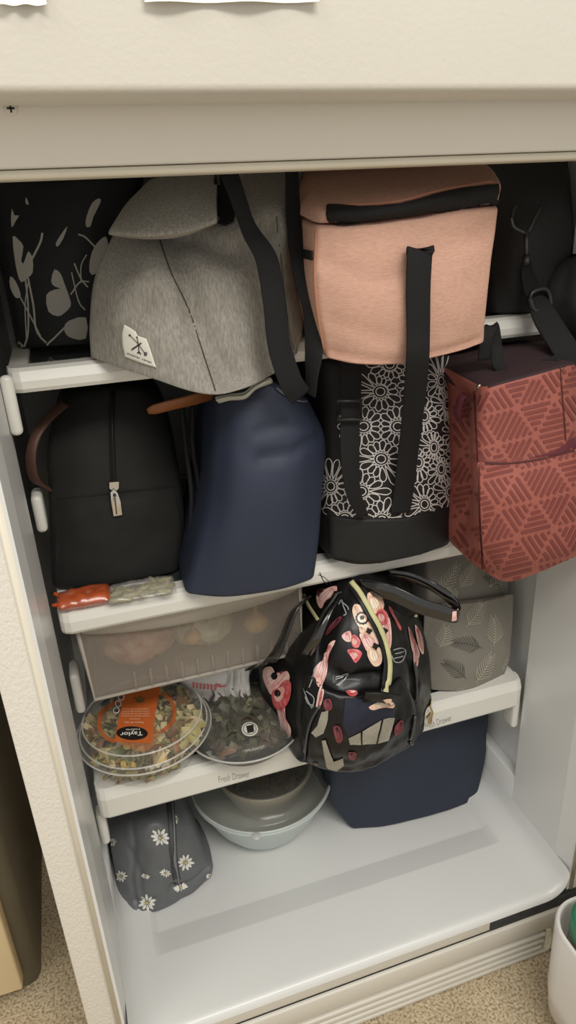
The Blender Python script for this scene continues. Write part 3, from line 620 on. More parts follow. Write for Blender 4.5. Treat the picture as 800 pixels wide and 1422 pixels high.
pk, bk = soft('front_pocket', prow, .012, REDB, RD, r=(.03, .04, .5), n=(34, 26, 3), back=(1, 1, 0, 0), nz=.0012, seed=61, bulge=0)
kp = lambda p: p[0] > 628 and p[1] > np.interp(p[0], [650, 673, 776, 800], [551, 541, 512, 507]) and not (p[0] < 664 and p[1] < 541)
S_ = []; side = 52.; hh = side*.866
def warp(p):  # lattice coords -> pixels (slightly skewed with the bag)
    x, y = p; return np.array([x+.0*y, y-.24*(x-720)])
for r_ in range(-2, 9):
    for c_ in range(-2, 8):
        for upd in (0, 1):
            x0 = 640+c_*side+(r_ % 2)*side/2; y0 = 520+r_*hh
            tri = [(x0, y0), (x0+side, y0), (x0+side/2, y0+hh)] if upd else [(x0+side, y0), (x0+side*1.5, y0+hh), (x0+side/2, y0+hh)]
            tri = [np.array(t) for t in tri]; k = (r_*2+c_*5+upd*(1+r_ % 2)) % 3; a, b, c = tri[k], tri[(k+1) % 3], tri[(k+2) % 3]
            TG_ = []; S_.append(TG_)
            for s in range(5):
                t = .10+s*.175; p = a+(c-a)*t; q = b+(c-b)*t; m_ = (q-p); L = np.linalg.norm(m_)
                if L < 9: continue
                p = p+m_*min(.4, 3.2/L); q = q-m_*min(.4, 3.2/L)
                TG_.append(cut(stroke2([warp(p), warp((p+q)/2), warp(q)], 4.4, 3), kp))
kp_ = lambda p: p[0] > 628 and p[1] > np.interp(p[0], [650, 673, 776, 800], [551, 541, 512, 507]) and not (p[0] < 664 and p[1] < 541)
throws('stripe_print', [g for g in S_ if any(len(f) for _, f in g)], [br, bk], REDS, RD, .0007, jump=.02)
throws('seam', [stroke2([(659, 543), (662, 600), (664, 641)], 1.4), stroke2([(665, 648), (667, 720), (671, 790)], 1.6), stroke2([(777, 510), (781, 560), (785, 612)], 1.4)], [br, bk], mat('maroon_seam', (70, 26, 26), .8), RD, .0012)
throw('pocket_hem', [stroke2([(664, 643), (700, 644), (745, 639), (797, 626)], 1.8)], [bk], MC['maroon_seam'], RD, .0014)
throw('pocket_lining', [blob2([(735, 636), (770, 626), (797, 607), (799, 622), (770, 631)], 1)], [br], RED2, RD, .0014)
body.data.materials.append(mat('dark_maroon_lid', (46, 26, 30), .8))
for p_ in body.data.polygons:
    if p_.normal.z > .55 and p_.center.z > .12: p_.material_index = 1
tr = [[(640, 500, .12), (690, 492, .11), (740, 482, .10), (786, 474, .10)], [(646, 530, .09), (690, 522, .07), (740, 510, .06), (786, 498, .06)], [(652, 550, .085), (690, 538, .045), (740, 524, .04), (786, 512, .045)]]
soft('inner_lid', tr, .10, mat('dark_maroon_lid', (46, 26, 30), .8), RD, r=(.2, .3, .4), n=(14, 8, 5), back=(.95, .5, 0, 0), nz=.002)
hp = P3([(672, 500, .065), (675, 470, .065), (684, 453, .07), (689, 480, .07), (692, 505, .06), (708, 520, .055), (740, 512, .055), (775, 500, .05)])
M('carry_handle', *strap(hp, (1, -.2, .2), .013, .0025), BLKW, RD)
throw('zip_pull', [blob2([(636, 560), (641, 552), (642, 590), (628, 583)], 1)], [br, bf], RED2, RD, .002, thick=.002) if 0 else None
M('side_tab', *strap(P3([(648, 548, .075), (640, 553, .075), (635, 575, .08), (640, 588, .085)]), (0, 1, .1), .012, .002), RED2, RD)
M('ring', *tube([at(662, 538, .045), at(668, 535, .04)], .0022), METAL, RD)
# --- small food packets in front of the black lunch bag
FILM = mat('clear_film', (200, 196, 186), .12, alpha=.28, coat=.5)
def packet(label, rows, h, m, n, cols):
    T = thing('food_packet', label, 'packet', at(*rows[-1][1]))
    xs = [at(*p) for r in rows for p in r]; V = []; F = []
    R_, C_ = 10, 22; S = gridfn(rows)
    for s in (1, -1):
        for j in range(R_+1):
            for i in range(C_+1):
                a, b = i/C_, j/R_; p = S(a, b); e = (max(0, 1-(2*a-1)**6)*max(0, 1-(2*b-1)**4))**.5
                V.append(p+np.array([0, 0, s*h*e*(1+.25*noise3(p, 90)) + (.0015*noise3(p, 160))]))
    for s in (0, 1):
        for j in range(R_):
            for i in range(C_):
                o = s*(R_+1)*(C_+1); q = (o+j*(C_+1)+i, o+j*(C_+1)+i+1, o+(j+1)*(C_+1)+i+1, o+(j+1)*(C_+1)+i); F.append(q if s else q[::-1])
    M('film', V, F, m, T)
    chunks = []
    for k in range(n):
        a, b = RNG.rand()*.8+.1, RNG.rand()*.7+.15; p = S(a, b)+np.array([0, 0, (RNG.rand()-.5)*h*.7]); L = .008+.008*RNG.rand(); an = RNG.rand()*3
        d = np.array([math.cos(an), math.sin(an)*.5, .15*RNG.randn()])*L
        chunks.append(tube([p-d, p, p+d], [.0022, .0035, .002], 6))
    M('contents', *cat_(*chunks), cols, T)['kind'] = 'stuff'
    return T
zz = Z2+.009
def zrow(pts, z): return [(x, y, float(atz(x, y, z)[1])) for x, y in pts]
packet('orange and clear packet of carrots squeezed under the black lunch bag', [zrow([(78, 826), (110, 820), (152, 812)], zz), zrow([(79, 836), (112, 830), (154, 822)], zz), zrow([(80, 846), (113, 840), (156, 832)], zz)], .008, mat('orange_film', (206, 96, 52), .2, alpha=.75, coat=.5, var=.3, vs=90), 14, mat('carrot', (204, 88, 36), .5))
packet('clear packet of pale vegetables between the carrots and the navy bag', [zrow([(150, 816), (195, 808), (240, 800)], zz), zrow([(150, 828), (195, 818), (243, 811)], zz), zrow([(150, 838), (197, 830), (246, 822)], zz)], .007, FILM, 30, mat('pale_vegetable', (168, 160, 118), .5, var=.3, vs=60))
# ================================================================== DRAWER hanging under the middle shelf
DRM = mat('smoky_plastic', (168, 158, 146), .2, alpha=.30, coat=.4)
DRF = mat('frosted_plastic', (196, 188, 176), .35, alpha=.6)
DW = thing('crisper_drawer', 'translucent smoky plastic drawer hung under the middle shelf', 'drawer', (-.17, .3, .43))
YF = .150
tl, tr_, bl_, brr = at(107, 882, YF), at(418, 830, YF), at(131, 967, YF+.012), at(420, 906, YF+.012)
zt = .5255; tl[2] = min(tl[2], zt); tr_[2] = min(tr_[2], zt); tz = zt
YB = .50; th_ = .0028
def slab(name, q, nrm, t, m):
    q = [np.array(p, float) for p in q]; nrm = np.array(nrm, float); B = [p+nrm*t for p in q]
    M(name, q+B, [(0, 1, 2, 3), (7, 6, 5, 4)]+[(i, 4+i, 4+(i+1) % 4, (i+1) % 4) for i in range(4)], m, DW, smooth=False)
x0t, x1t, x0b, x1b, zb = tl[0], tr_[0], bl_[0], brr[0], min(bl_[2], brr[2])
slab('front_panel', [(x0t, YF, tz), (x1t, YF, tz), (x1b, YF+.012, zb), (x0b, YF+.012, zb)], (0, 1, 0), th_, DRM)
slab('side_panel', [(x0t, YF+.003, tz), (x0t, YB, tz), (x0b, YB-.01, zb), (x0b, YF+.013, zb)], (1, 0, 0), th_, DRM)
slab('side_panel', [(x1t, YF+.003, tz), (x1t, YB, tz), (x1b, YB-.01, zb), (x1b, YF+.013, zb)], (-1, 0, 0), th_, DRM)
slab('back_panel', [(x0t, YB, tz), (x1t, YB, tz), (x1b, YB-.01, zb), (x0b, YB-.01, zb)], (0, -1, 0), th_, DRM)
slab('bottom_panel', [(x0b, YF+.012, zb), (x1b, YF+.012, zb), (x1b, YB-.01, zb), (x0b, YB-.01, zb)], (0, 0, 1), th_, DRM)
M('edge_rim', *tube([(x0t+.001, YF-.001, tz-.002), (x0b, YF+.011, zb+.002), (x1b, YF+.011, zb+.002), (x1t-.001, YF-.001, tz-.002)], .0028, 8), DRF, DW)
# bowed frosted finger grip along the top of the front
gp = []; 
for i in range(25):
    t = i/24; x = x0t+(x1t-x0t)*(.02+.96*t); gp.append((x, tz-.006-.016*math.sin(math.pi*t)**.7))
V = [(x, YF-.0035, tz-.0015) for x, z in gp]+[(x, YF-.0035, z) for x, z in gp]+[(x, YF-.0005, tz-.0015) for x, z in gp]+[(x, YF-.0005, z) for x, z in gp]
F = [(i, i+1, 25+i+1, 25+i) for i in range(24)]+[(50+i, 75+i, 75+i+1, 50+i+1) for i in range(24)]+[(25+i, 25+i+1, 75+i+1, 75+i) for i in range(24)]
M('grip_lip', V, F, DRF, DW)
for k in range(11):
    x = x0b+.05+k*.02
    M('molded_rib', *box((x, YF+.008, zb+.003), (x+.004, YF+.0125, zb+.030), .001), DRM, DW)
ONI = mat('onion_skin', (206, 160, 90), .35, var=.25, vs=30, stretch=(4, 4, .6), coat=.3)
def onion(c, r, label):
    T = thing('onion', label, 'onion', (c[0], c[1], c[2]-r*.9))
    pr = [(0.0001, -r*.92), (r*.35, -r*.86), (r*.75, -r*.6), (r, -.1*r), (r*.92, .35*r), (r*.55, .75*r), (r*.18, .98*r), (r*.10, 1.3*r), (.0001, 1.4*r)]
    M('bulb', *lathe(pr, c, 28), ONI, T)
    M('root_tuft', *cat_(*[tube([np.array(c)+np.array([0, 0, -r*.9]), np.array(c)+np.array([r*.2*math.cos(a), r*.2*math.sin(a), -r*.93])], .0007, 4) for a in np.linspace(0, 6, 9)]), mat('root', (150, 130, 96)), T)
    M('stem_tip', *tube([np.array(c)+np.array([0, 0, r*1.25]), np.array(c)+np.array([r*.1, 0, r*1.6])], [.003, .001], 6), mat('dry_stem', (178, 140, 84)), T)
p = at(356, 864, .19); onion((p[0], p[1], p[2]), .0165, 'yellow onion at the right inside the smoky drawer')
p = at(268, 884, .19); onion((p[0], p[1], p[2]), .0115, 'smaller pale onion at the middle of the smoky drawer')
def bagof(name, label, cat, c, s, m, seed, nz=.25, parts=None):
    T = thing(name, label, cat, (c[0], c[1], c[2]-s[2]))
    bm = bmesh.new(); bmesh.ops.create_icosphere(bm, subdivisions=4, radius=1)
    V = []
    for v in bm.verts:
        q = np.array(v.co); k = 1+nz*noise3(q, 1.8, seed)+nz*.45*noise3(q, 5, seed+3)+nz*.2*abs(noise3(q, 11, seed)); z = max(q[2]*k, -.95)
        V.append((c[0]+q[0]*k*s[0], c[1]+q[1]*k*s[1], c[2]+z*s[2]))
    bm.verts.index_update(); F = [tuple(v.index for v in f.verts) for f in bm.faces]; bm.free()
    return T, M(parts or 'bag_film', V, F, m, T), (V, F)
pm = at(190, 895, .20)
T, _, _v = bagof('produce_bag', 'reddish bag of vegetables at the left inside the smoky drawer', 'bag', (pm[0], .20, zb+.055), (.048, .035, .030), mat('red_veg', (150, 70, 60), .5, var=.5, vs=80, rgb2=(180, 150, 120)), 3)
T, _, _v = bagof('produce_bag', 'clear crumpled bag of greens in the middle of the smoky drawer', 'bag', (pm[0]+.09, .24, zb+.047), (.045, .05, .042), mat('green_veg', (150, 156, 104), .5, var=.4, vs=55, rgb2=(216, 212, 190)), 5)
# ================================================================== LOWEST SHELF
CLR = mat('clear_lid_plastic', (214, 212, 204), .08, alpha=.10, coat=1, spec=.8)
CLR2 = mat('clear_bowl_plastic', (206, 204, 190), .12, alpha=.16, coat=.8)
def salad_mat():
    m = mat('salad_mix', (206, 204, 150), .5)
    return m
VEG = [mat('lettuce_pale', (184, 172, 112), .5, var=.25, vs=60), mat('lettuce_green', (104, 108, 62), .5, var=.3, vs=60), mat('cabbage_white', (206, 186, 142), .5), mat('topping_orange', (168, 116, 62), .5, var=.3, vs=90), mat('topping_brown', (132, 94, 58), .6), mat('corn_yellow', (200, 168, 76), .45)]
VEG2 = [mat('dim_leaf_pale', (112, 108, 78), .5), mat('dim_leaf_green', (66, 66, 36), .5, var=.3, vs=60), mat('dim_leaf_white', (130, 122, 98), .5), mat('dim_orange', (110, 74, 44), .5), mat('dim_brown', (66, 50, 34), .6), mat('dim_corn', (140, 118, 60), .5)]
def salad(name, c, r, z0, z1, n, parent, wts, top=1.0, seed=0, rim=1.0):
    rs_ = np.random.RandomState(seed); V = []; F = []; fm_ = []
    for k in range(n):
        a = rs_.rand()*6.283; q = math.sqrt(rs_.rand()); z = z0+(z1-z0)*rs_.rand()**.6
        lim = r*(.74+.26*(z-z0)/(z1-z0)); p = np.array([c[0]+q*lim*math.cos(a), c[1]+q*lim*math.sin(a), z+.006*(1-q*q)])
        mi = rs_.choice(6, p=wts); L = .007+.010*rs_.rand(); u = rs_.randn(3); u /= np.linalg.norm(u); w = np.cross(u, rs_.randn(3)); w /= np.linalg.norm(w); nn = np.cross(u, w)
        b = len(V); g = 4
        for i in range(g):
            for j in range(3):
                s, t = i/(g-1)-.5, j/2-.5; V.append(p+u*L*s*1.6+w*L*t*.8+nn*L*.35*(s*s*2+t*t*2)*(1 if k % 2 else -1)+rs_.randn(3)*.0006)
        for i in range(g-1):
            for j in range(2): F.append((b+i*3+j, b+i*3+j+1, b+(i+1)*3+j+1, b+(i+1)*3+j)); fm_.append(mi)
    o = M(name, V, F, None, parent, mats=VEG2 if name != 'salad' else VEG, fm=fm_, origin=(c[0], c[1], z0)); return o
# --- salad bowl with orange band and oval maker's sign
KZ = Z3-.0015
kc = atz(200, 1003, KZ+.052); kc = np.array([kc[0], kc[1]]); kr = .0885
K = thing('salad_bowl', 'round clear salad bowl with an orange band and black oval sign on its lid', 'salad container', (kc[0], kc[1], KZ))
zr = .047
fl_ = lambda a: .012*abs(math.sin(a*11))
M('bowl', *lathe([(kr*.70, .0), (kr*.74, .003), (kr*.80, .018), (kr*.86, zr-.014), (kr*.93, zr-.006), (kr*.995, zr-.004)], (kc[0], kc[1], KZ), 66, wob=lambda a: -.012*abs(math.sin(a*11))), CLR2, K)
M('bowl_bottom', *cat_(([(kc[0]+kr*.70*math.cos(t), kc[1]+kr*.70*math.sin(t), KZ+.0003) for t in np.linspace(0, 6.2832, 32, endpoint=False)], [tuple(range(32))])), CLR2, K)
lidp = [(kr*1.0, zr-.006), (kr*1.015, zr-.002), (kr*1.0, zr+.003), (kr*.95, zr+.004), (kr*.93, zr+.008), (kr*.90, zr+.018), (kr*.86, zr+.022), (kr*.5, zr+.0235), (.0001, zr+.024)]
lv = lathe(lidp, (kc[0], kc[1], KZ), 64); LID = M('lid', *lv, CLR, K); bl2 = bvh_of(lv)
for rr, z_ in ((1.012, zr-.001), (.955, zr+.0045), (.89, zr+.020)):
    M('rim_ridge', *tube([(kc[0]+kr*rr*math.cos(t), kc[1]+kr*rr*math.sin(t), KZ+z_) for t in np.linspace(0, 6.2832, 72, endpoint=False)], .0013, 6, True), mat('clear_rim', (226, 224, 216), .1, alpha=.45, coat=1), K)
sm = salad('salad', (kc[0], kc[1]), kr*.88, KZ+.006, KZ+zr+.005, 900, None, [.30, .10, .28, .10, .18, .04], seed=2)
tag(sm, 'chopped salad with cheese and toppings inside the orange-banded bowl', 'salad', kind='stuff')
ORG = mat('orange_label', (204, 104, 48), .5, alpha=.93); ORB = mat('black_oval', (34, 28, 26), .5); CRM = mat('cream_print', (232, 214, 184), .5); ORD = mat('orange_dark', (160, 74, 34), .5)
k6 = lambda q: [(120+x/5, 950+y/5) for x, y in q]
band = throw('label_band', [blob2(k6([(255, 90), (330, 30), (420, 5), (520, 0), (505, 80), (480, 200), (455, 400), (440, 412), (300, 408), (195, 400), (215, 290)]), 1, 5)], bl2, ORG, K, .0006, label='orange paper band')
throws('band_arc', [stroke2(k6(q), 5.5, 5) for q in ([(520, 60), (590, 120), (610, 200), (595, 270), (520, 335)], [(245, 110), (150, 160), (95, 220), (95, 320), (150, 380), (200, 400)])], bl2, mat('orange_print_thin', (186, 96, 52), .5, alpha=.8), K, .0005)
throw('band_foot', [blob2(k6([(195, 400), (440, 412), (470, 300), (510, 330), (480, 420), (420, 465), (360, 470)]), 1, 5)], bl2, mat('orange_film_pale', (206, 140, 96), .4, alpha=.45), K, .0004)
throw('oval_sign', [ell2(*k6([(318, 345)])[0], 22, 9.5, .03)], bl2, ORB, K, .0011)
throw('lettering', [text2('Taylor', (k6([(392, 325)])[0], k6([(236, 333)])[0], k6([(392, 362)])[0]), .012)], bl2, mat('white_print', (240, 236, 226), .5), K, .0017)
throw('lettering', [text2('FARMS', (k6([(372, 314)])[0], k6([(276, 318)])[0], k6([(372, 324)])[0]))], bl2, MC['white_print'], K, .0017)
throw('lettering', [text2('Pepita & Mai', (k6([(400, 262)])[0], k6([(265, 262)])[0], k6([(400, 276)])[0])), text2('Chopped Kit', (k6([(372, 240)])[0], k6([(300, 240)])[0], k6([(372, 251)])[0]))] + [text2('chopped salad kit with dressing', (k6([(445-j*3, 220-j*16)])[0], k6([(245+j*3, 220-j*16)])[0], k6([(445-j*3, 230-j*16)])[0])) for j in range(4)], bl2, CRM, K, .0011)
throws('leaf_emblem', [ell2(*k6([(370+x, 105+y)])[0], 3.6, 1.5, a) for x, y, a in ((-25, 0, .4), (0, -12, 0), (25, 0, -.4), (0, 10, .2), (-15, 14, -.5), (18, 14, .6), (0, 24, 0))], bl2, mat('olive_print', (120, 100, 50), .5), K, .0011)
throws('printed_ring', [ring2(*k6([q])[0], 4, 4, 1.2) for q in ((208, 185), (222, 140), (242, 95))], bl2, MC['white_print'], K, .0009)
# --- dark second salad container with round white sticker
KZ2 = KZ; c2 = atz(338, 998, KZ2+.03); 
K2 = thing('salad_bowl', 'dark clear-lidded salad container with a small round white sticker', 'salad container', (c2[0], c2[1], KZ2))
kr2 = .082
lv2 = lathe([(kr2*.99, .024), (kr2*1.01, .028), (kr2*.96, .033), (kr2*.9, .044), (kr2*.5, .047), (.0001, .048)], (c2[0], c2[1], KZ2), 64)
M('bowl', *lathe([(.0001, 0), (kr2*.72, 0), (kr2*.78, .005), (kr2*.93, .022), (kr2, .026)], (c2[0], c2[1], KZ2), 64), mat('black_tray', (34, 33, 30), .35, alpha=1), K2)
M('lid', *lv2, CLR, K2)
M('rim_ridge', *tube([(c2[0]+kr2*math.cos(t), c2[1]+kr2*math.sin(t), KZ2+.028) for t in np.linspace(0, 6.2832, 72, endpoint=False)], .0014, 6, True), MC['clear_rim'], K2)
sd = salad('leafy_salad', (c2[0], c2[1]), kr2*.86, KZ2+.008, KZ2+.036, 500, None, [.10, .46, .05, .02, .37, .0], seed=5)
tag(sd, 'dark green leafy salad under the clear lid with the round sticker', 'salad', kind='stuff')
b3 = bvh_of(lv2)
stk = throw('sticker', [ell2(347, 1013, 11.5, 10)], b3, mat('white_sticker', (216, 214, 204), .5), K2, .0006, label='round white sticker with a dark square mark')
throw('sticker_print', [blob2([(342, 1009), (352, 1007), (353, 1017), (344, 1019)], 1), ring2(347, 1013, 9, 7.8, .8)], b3, PI, K2, .0012)
# --- white plastic carrier bag
WPB = mat('white_plastic_bag', (228, 224, 216), .35, alpha=.93, bump=.3, bs=60, coat=.2)
rows = [[(250, 926, .27), (290, 920, .26), (330, 914, .25), (352, 912, .25)], [(256, 952, .25), (295, 948, .235), (328, 943, .225), (350, 938, .23)], [(262, 976, .24), (290, 979, .228), (320, 974, .222), (338, 965, .225)]]
WB = thing('plastic_bag', 'white plastic carrier bag with faded red lettering behind the salad bowls', 'bag', atz(300, 978, Z3+.03))
o, bw = soft('bag_body', rows, .07, WPB, WB, r=(.3, .3, .4), n=(26, 18, 6), nz=.006, nsc=30, seed=71)
rows = [[(318, 930, .235), (334, 928, .222), (348, 926, .222)], [(312, 962, .225), (330, 955, .212), (346, 948, .212)], [(328, 988, .215), (340, 986, .205), (350, 984, .208)], [(332, 999, .212), (341, 999, .203), (350, 993, .207)]]
o, bw2 = soft('tied_handle', rows, .012, WPB, WB, r=(.2, .1, .5), n=(20, 24, 3), nz=.004, nsc=45, seed=72, bulge=.001, creases=(([(.2, 0), (.4, .5), (.3, 1)], .002, .004), ([(.6, 0), (.75, .5), (.6, 1)], .002, .004)))
RI = mat('faded_red_print', (206, 120, 120), .6)
throws('lettering', [stroke2([(x, 947+.12*(x-266)), (x+1.5, 951+.12*(x-266)), (x, 955+.08*(x-266))], 3.2, 2) for x in range(268, 300, 5)]+[stroke2([(299, 951), (307, 952)], 4.5), stroke2([(305, 953), (314, 952)], 3)], bw, RI, WB, .001)
# --- grey bag with fern leaf print
LG = mat('taupe_print_cloth', (132, 128, 119), .8, bump=.25, bs=400, var=.06, vs=20)
rows = [[(592, 765, .22), (625, 758, .215), (665, 752, .215), (712, 748, .225)], [(594, 822, .19), (630, 820, .175), (670, 818, .175), (708, 822, .19)], [(592, 880, .18), (630, 882, .160), (670, 882, .160), (708, 880, .175)], [(590, 935, .172), (630, 940, .155), (668, 935, .155), (700, 925, .168)], [(600, 976, .165), (630, 978, .152), (662, 968, .152), (696, 950, .165)]]
LB2 = thing('lunch_bag', 'taupe grey bag with pale and dark feathery leaf print, right on the lowest shelf', 'bag', base_of(rows, Z3))
body, bl3 = soft('bag_body', rows, .16, LG, LB2, r=(.07, .06, .1), n=(30, 36, 8), back=(.95, .85, 0, .02), zfloor=Z3+.001, zfront=.135, nz=.0015, seed=81, creases=(([(.0, .93), (.3, .9), (1, .93)], .004, .003),))
c6 = lambda q: [(560+x/4, 770+y/4) for x, y in q]
prow = [[(588, 843, .178), (630, 838, .158), (672, 833, .158), (712, 824, .176)], [(588, 885, .172), (630, 885, .150), (672, 882, .150), (711, 880, .168)], [(592, 925, .166), (630, 930, .147), (668, 928, .147), (707, 918, .162)], [(600, 958, .162), (630, 960, .149), (665, 955, .149), (698, 944, .161)]]
_, bpk = soft('front_pocket', prow, .012, LG, LB2, r=(.04, .03, .5), n=(28, 24, 3), nz=.0012, seed=82, bulge=0)
throw('pocket_edge', [stroke2([(590, 844), (630, 839), (672, 834), (711, 825)], 1.5)], [bpk], mat('grey_seam', (96, 92, 84), .9), LB2, .001)
def fern(base, tip, w, n=11, bend=0.):
    n = int(n*.8)
    b, t = np.array(base, float), np.array(tip, float); d = t-b; nn = np.array([-d[1], d[0]])/np.linalg.norm(d); out = []
    mid = lambda s: b+d*s+nn*bend*math.sin(math.pi*s)
    out.append(stroke2([mid(s) for s in (0, .25, .5, .75, 1)], .8))
    for k in range(n):
        s = .12+.85*k/n; L = w*(1-s)**.6*min(1, .55+2.2*s)
        for sg in (-1, 1):
            p = mid(s); q = mid(s+.24)+nn*sg*L*.9; m2 = (p+q)/2+nn*sg*L*.05; out.append(stroke2([p, m2, q], 1.25, 2, taper=[(0, 1), (1, .7)]))
    return out
L1 = []; L2 = []
for q, w, n in ((((310, 190), (390, 60)), 14, 12), (((190, 215), (300, 60)), 14, 10), (((350, 400), (440, 270)), 16, 12), (((500, 510), (500, 350)), 15, 12), (((400, 710), (490, 560)), 15, 12), (((200, 520), (240, 400)), 16, 11), (((300, 250), (240, 190)), 10, 9), (((560, 660), (585, 580)), 12, 7), (((340, 800), (290, 760)), 14, 8), (((470, 180), (560, 110)), 12, 8)):
    L1.append(fern(*c6(q), w, n, 2))
for q, w, n in ((((440, 520), (280, 490)), 15, 12), (((350, 690), (230, 600)), 15, 12), (((540, 190), (450, 120)), 10, 8), (((430, 760), (540, 720)), 10, 8)):
    L2.append(fern(*c6(q), w, n, 2))
throws('leaf_print', L1, [bl3, bpk], mat('pale_leaf', (178, 172, 156), .8), LB2, .0008)
throws('leaf_print', L2, [bl3, bpk], mat('dark_leaf', (88, 85, 78), .8), LB2, .0008)
# --- glossy black floral backpack
GB = mat('glossy_black', (14, 14, 15), .38, var=.15, vs=20, bump=.2, bs=40, coat=.08, spec=.35)
c5 = lambda q: [(340+x/2.857, 790+y/2.857) for x, y in q]
rows = [[(425, 812, .215), (455, 806, .16), (500, 800, .13), (540, 803, .14), (572, 812, .19)],
        [(400, 880, .20), (445, 866, .12), (500, 855, .09), (550, 858, .10), (592, 880, .17)],
        [(362, 930, .20), (430, 925, .10), (495, 915, .065), (555, 918, .08), (600, 940, .15)],
        [(372, 1000, .17), (425, 995, .085), (490, 985, .050), (555, 985, .07), (600, 1000, .14)],
        [(412, 1064, .105), (440, 1072, .075), (488, 1078, .060), (540, 1060, .075), (586, 1024, .115)]]
BK = thing('backpack', 'glossy black backpack with pink and cream flowers and yellow zips', 'backpack', base_of(rows, Z3))
body, bk1 = soft('bag_body', rows, .16, GB, BK, r=(.16, .10, .16), n=(44, 44, 10), back=(.80, .80, .02, .01), zfloor=Z3+.001, zfront=.130, nz=.005, nsc=24, seed=91,
    creases=(([(.15, .3), (.25, .6), (.2, .95)], .006, .010), ([(.75, .25), (.85, .6), (.8, .9)], .006, .010), ([(.3, .25), (.32, .5), (.45, .62), (.6, .6)], .008, .012)))
# lower front pocket with clear-ish mesh window
prow = [[(428, 935, .085), (455, 960, .058), (495, 968, .045), (535, 960, .052), (560, 940, .07)], [(424, 985, .075), (455, 1000, .050), (495, 1002, .038), (540, 1000, .048), (576, 980, .07)], [(424, 1035, .070), (455, 1045, .052), (495, 1048, .044), (540, 1038, .055), (578, 1010, .08)], [(428, 1062, .080), (455, 1070, .066), (490, 1074, .058), (535, 1058, .070), (570, 1032, .10)]]
_, bk2 = soft('front_pocket', prow, .03, GB, BK, r=(.12, .12, .5), n=(36, 28, 4), nz=.004, nsc=35, seed=95, bulge=0)
BKS = [bk1, bk2]
PNK = mat('pink_petal_print', (226, 160, 158), .35, coat=.3, var=.35, vs=120, rgb2=(240, 214, 196)); CRP = mat('cream_petal_print', (236, 218, 186), .35, coat=.3, var=.2, vs=120, rgb2=(226, 180, 160)); REDP = mat('red_petal_print', (188, 48, 58), .35, coat=.3, var=.3, vs=120, rgb2=(226, 130, 130)); GRP = mat('grey_leaf_print', (150, 154, 156), .4, coat=.3); DKR = mat('dark_rose_print', (112, 44, 54), .4, coat=.3)
c8 = lambda q: [(400+x/4, 780+y/4) for x, y in q]; c9 = lambda q: [(400+x/3.81, 920+y/3.81) for x, y in q]
PNL = mat('pale_petal_highlight', (240, 206, 200), .35, coat=.2); VEIN = mat('rose_petal_vein', (176, 84, 92), .4); CVEIN = mat('tan_petal_vein', (206, 150, 124), .4)
def petals(polys, m, hi, vein, off):
    for q in polys:
        P = cr(q, 3, closed=True); c = P.mean(0); d = P-c; C_ = d.T@d; w_, v_ = np.linalg.eigh(C_); ax = v_[:, 1]; L = np.abs(d@ax).max()
        b = throw('petal_print', [blob2(q, 3)], BKS, m, BK, off)
        if b is None or L < 5: continue
        nn = np.array([-ax[1], ax[0]]); W_ = np.abs(d@nn).max()
        throw('petal_highlight', [blob2([tuple(c+(p-c)*.5+nn*W_*.22) for p in P[::3]], 2)], BKS, hi, BK, off+.0004)
        for t in (-.45, 0., .3):
            throw('petal_vein', [stroke2([tuple(c-ax*L*.75+nn*W_*t*.3), tuple(c+nn*W_*t), tuple(c+ax*L*.6+nn*W_*t*.8)], .6, 3, taper=[(0, 1.3), (1, .4)])], BKS, vein, BK, off+.0007)
petals((
    c5([(80, 395), (110, 390), (130, 420), (170, 405), (180, 440), (140, 470), (110, 500), (90, 470), (75, 430)]), c5([(130, 540), (160, 530), (165, 590), (185, 630), (180, 668), (150, 660), (140, 600)]),
    c8([(165, 180), (230, 145), (275, 140), (262, 190), (215, 215), (190, 262), (168, 235)]), c8([(300, 410), (345, 385), (352, 440), (320, 442)]), c8([(396, 402), (440, 392), (488, 410), (500, 470), (470, 480), (440, 500), (412, 450)]),
    c8([(500, 330), (545, 300), (566, 340), (572, 430), (560, 490), (530, 480), (516, 420)]), c8([(690, 420), (715, 480), (720, 560), (700, 590), (690, 500)]), c8([(700, 350), (735, 400), (750, 470), (745, 515), (720, 470)]),
    c5([(275, 400), (300, 370), (325, 350), (335, 300), (362, 285), (335, 345), (325, 420), (300, 470), (280, 440)]), c5([(290, 530), (305, 480), (315, 490), (300, 550)]), c9([(160, 230), (170, 170), (185, 165), (172, 240)]),
    c5([(645, 230), (660, 260), (690, 330), (680, 360), (660, 320)])), PNK, PNL, VEIN, .0012)
petals((
    c8([(372, 238), (412, 250), (446, 300), (470, 360), (486, 420), (440, 410), (398, 372), (368, 318), (358, 272)]), c8([(440, 180), (490, 170), (528, 225), (520, 275), (480, 290), (448, 240)]),
    c8([(436, 500), (452, 452), (500, 470), (518, 520), (512, 566), (480, 580), (450, 548)]), c8([(395, 360), (430, 370), (430, 400), (400, 400)]), c9([(425, 235), (470, 210), (540, 195), (562, 215), (550, 240), (500, 235), (450, 250)]), c8([(570, 205), (600, 195), (620, 225), (595, 232)])), CRP, mat('cream_highlight', (246, 236, 212), .35), CVEIN, .0014)
petals((
    c5([(110, 490), (135, 470), (165, 440), (188, 455), (180, 520), (150, 560), (120, 545)]), c8([(490, 276), (520, 262), (550, 295), (546, 345), (512, 350), (490, 315)]), c8([(352, 420), (370, 405), (400, 440), (390, 475), (358, 470)]),
    c8([(330, 490), (380, 485), (410, 510), (375, 560), (350, 530)]), c5([(400, 485), (440, 480), (445, 500), (420, 508)]), c9([(305, 155), (350, 148), (365, 165), (330, 180)]), c8([(555, 262), (570, 260), (625, 360), (612, 370)])), REDP, PNK, VEIN, .0016)
